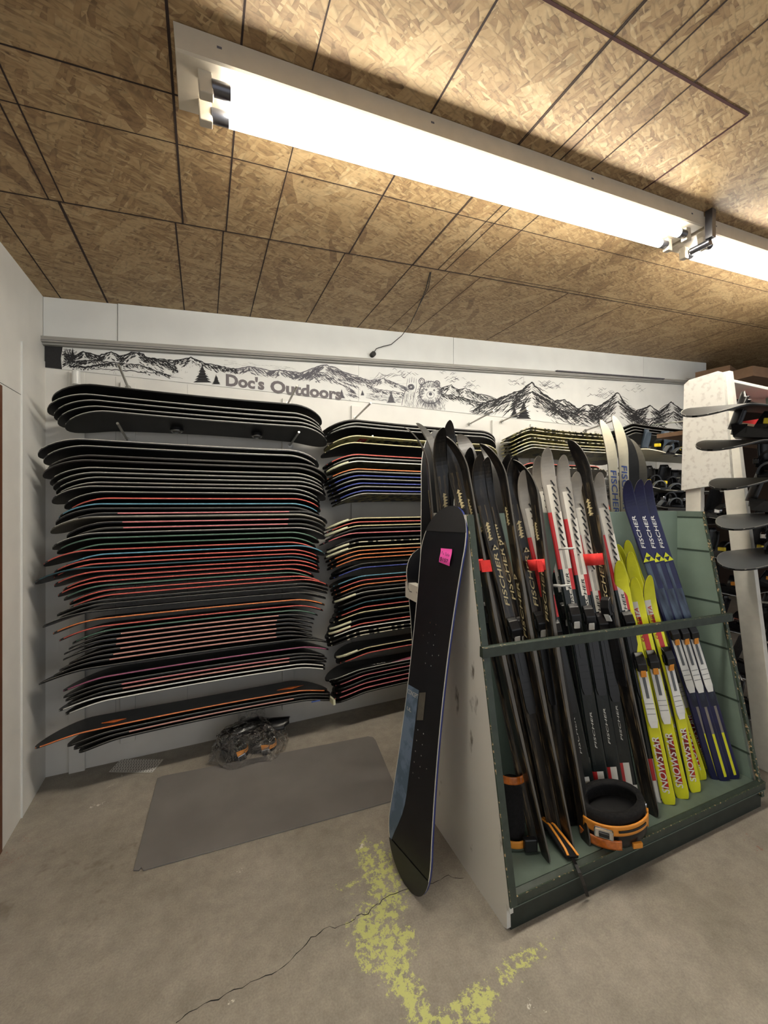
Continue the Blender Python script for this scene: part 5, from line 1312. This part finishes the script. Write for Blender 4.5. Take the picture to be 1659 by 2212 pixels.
mb.box((RX + .1, sh.y - .15, sh.z - .03), (RX + 2.3, sh.y + .35, sh.z), 0); tag(mb.build('storage_shelf', ['cardboard']), 'plain wooden shelf holding the red cartons behind the rental rack', 'shelf')
for k in range(4):
    mb = MB(); x0 = sh.x - .02 + k * .17; mb.box((x0, sh.y - .12, sh.z + .0005), (x0 + .16, sh.y, sh.z + .055), 0); mb.box((x0 + .04 + .03 * (k % 2), sh.y - .1212, sh.z + .006), (x0 + .08 + .03 * (k % 2), sh.y - .12, sh.z + .05), 1)
    mb.box((x0 + .1, sh.y - .1212, sh.z + .02), (x0 + .15, sh.y - .12, sh.z + .035), 1)
    tag(mb.build('red_carton', ['redbox', 'lightink'], bevel=.002), 'small red and white carton on the wooden shelf, %s in the row' % ['leftmost', 'second from left', 'third from left', 'rightmost'][k], 'box', 'red cartons on the shelf')

# boards with bindings between the cream skis and the mottled board, and deeper in the dark
rg = random.Random(21)
def rental(px0, py, px1, yb_, label, body, accent, hb, z_off=0, nb=3, slope=0):
    a = on_y(px0, py, yb_); b = on_y(px1, py, yb_); Lx = 1.45
    o = place('snowboard', B_BODY); o.matrix_world = Matrix.Translation((a.x + Lx / 2, yb_, a.z)) @ Matrix.Rotation(R(180), 4, 'X') @ Matrix.Rotation(R(-8), 4, 'X') @ Matrix.Diagonal((Lx / BL, 1, 1, 1))
    for i in range(3): over(o, i, body)
    e_ = place('steel_edge', B_STEEL, o); over(e_, 0, 'e_grey'); tag(o, label, 'snowboard', 'rental boards stored with their bindings')
    for k in range(nb):
        x_ = a.x + .15 + (b.x - a.x) * (k + .3) / nb
        binding(Matrix.Translation((x_, yb_ - .02 + rg.uniform(-.03, .03), a.z + .012)) @ Matrix.Rotation(R(rg.uniform(-120, -60)), 4, 'Z') @ Matrix.Rotation(R(rg.uniform(-12, 12)), 4, 'Y'),
                '%s binding, %s on %s' % ({'slate': 'slate grey', 'bindblack': 'black', 'foam': 'padded black', 'bindgrey': 'grey'}[hb], ['left one', 'middle one', 'right one'][k] if nb == 3 else ['left one', 'right one'][k], ('the %s dark board in the gap' % label.split()[2]) if 'gap' in label else ' '.join(label.split(',')[0].split()[:5])), accent, grp='bindings on the stored rental boards', small=True, hb_m=hb)
rental(1376, 984, 1480, 2.45, 'white-based board, upper shelf left of the mottled board', 'skicream', 'clipyellow', 'slate')
rental(1370, 1062, 1480, 2.45, 'grey board with dark bindings, middle shelf left of the mottled board', 'vinylgrey', 'clipyellow', 'bindblack')
rental(1370, 1100, 1480, 2.35, 'black board low behind the sage panel top, left of the rack leg', 'vinyl', 'chrome', 'foam')
for k, (px, py, yb_, bd, ac, hb_) in enumerate(((1500, 1130, 1.9, 'vinyl', 'chrome', 'foam'), (1510, 1215, 1.9, 'vinyl', 'clipyellow', 'bindblack'), (1525, 1290, 1.9, 'vinyl4', 'bindorange', 'foam'), (1540, 1370, 1.9, 'vinyl', 'chrome', 'bindblack'), (1560, 1470, 1.66, 'vinyl4', 'redink', 'foam'), (1580, 1560, 1.5, 'vinyl', 'chrome', 'bindblack'))):
    rental(px, py, px + 160, yb_, 'dark board %s in the gap between sage panel and white leg' % ['highest', 'second', 'third', 'fourth', 'fifth', 'lowest'][k], bd, ac, hb_, nb=2)
# slim white rod and orange object seen over the rack
a = on_y(1408, 918, WY - .004); b = on_x(1484, 909, RX - .002); mb = MB(); mb.tube([a, b], .0055, 0, 8)
tag(mb.build('white_rod', ['bindwhite']), 'slim white rod reaching from the wall to the mottled white board', 'rod')
c = on_y(1300, 1072, 2.15); mb = MB(); rows = []
for j in range(15):
    t = j / 14; r = .17 * min(1, .35 + 3.2 * (1 - t) ** .8) * (1 if t < .85 else math.sqrt(max(.02, 1 - ((t - .85) / .15) ** 2)))
    rows.append([(c.x + r * k / 6, c.y + .10 * (1 - t) - .06 * (k / 6) ** 2 + .05, .004 + (c.z - .004) * t) for k in range(-6, 7)])
mb.grid(rows, 0); sl_ = mb.build('plastic_sled', ['bootorange']); sm = sl_.modifiers.new('solid', 'SOLIDIFY'); sm.thickness = .008
tag(sl_, 'orange-red plastic sled standing behind the rack, rounded top showing between skis', 'sled')
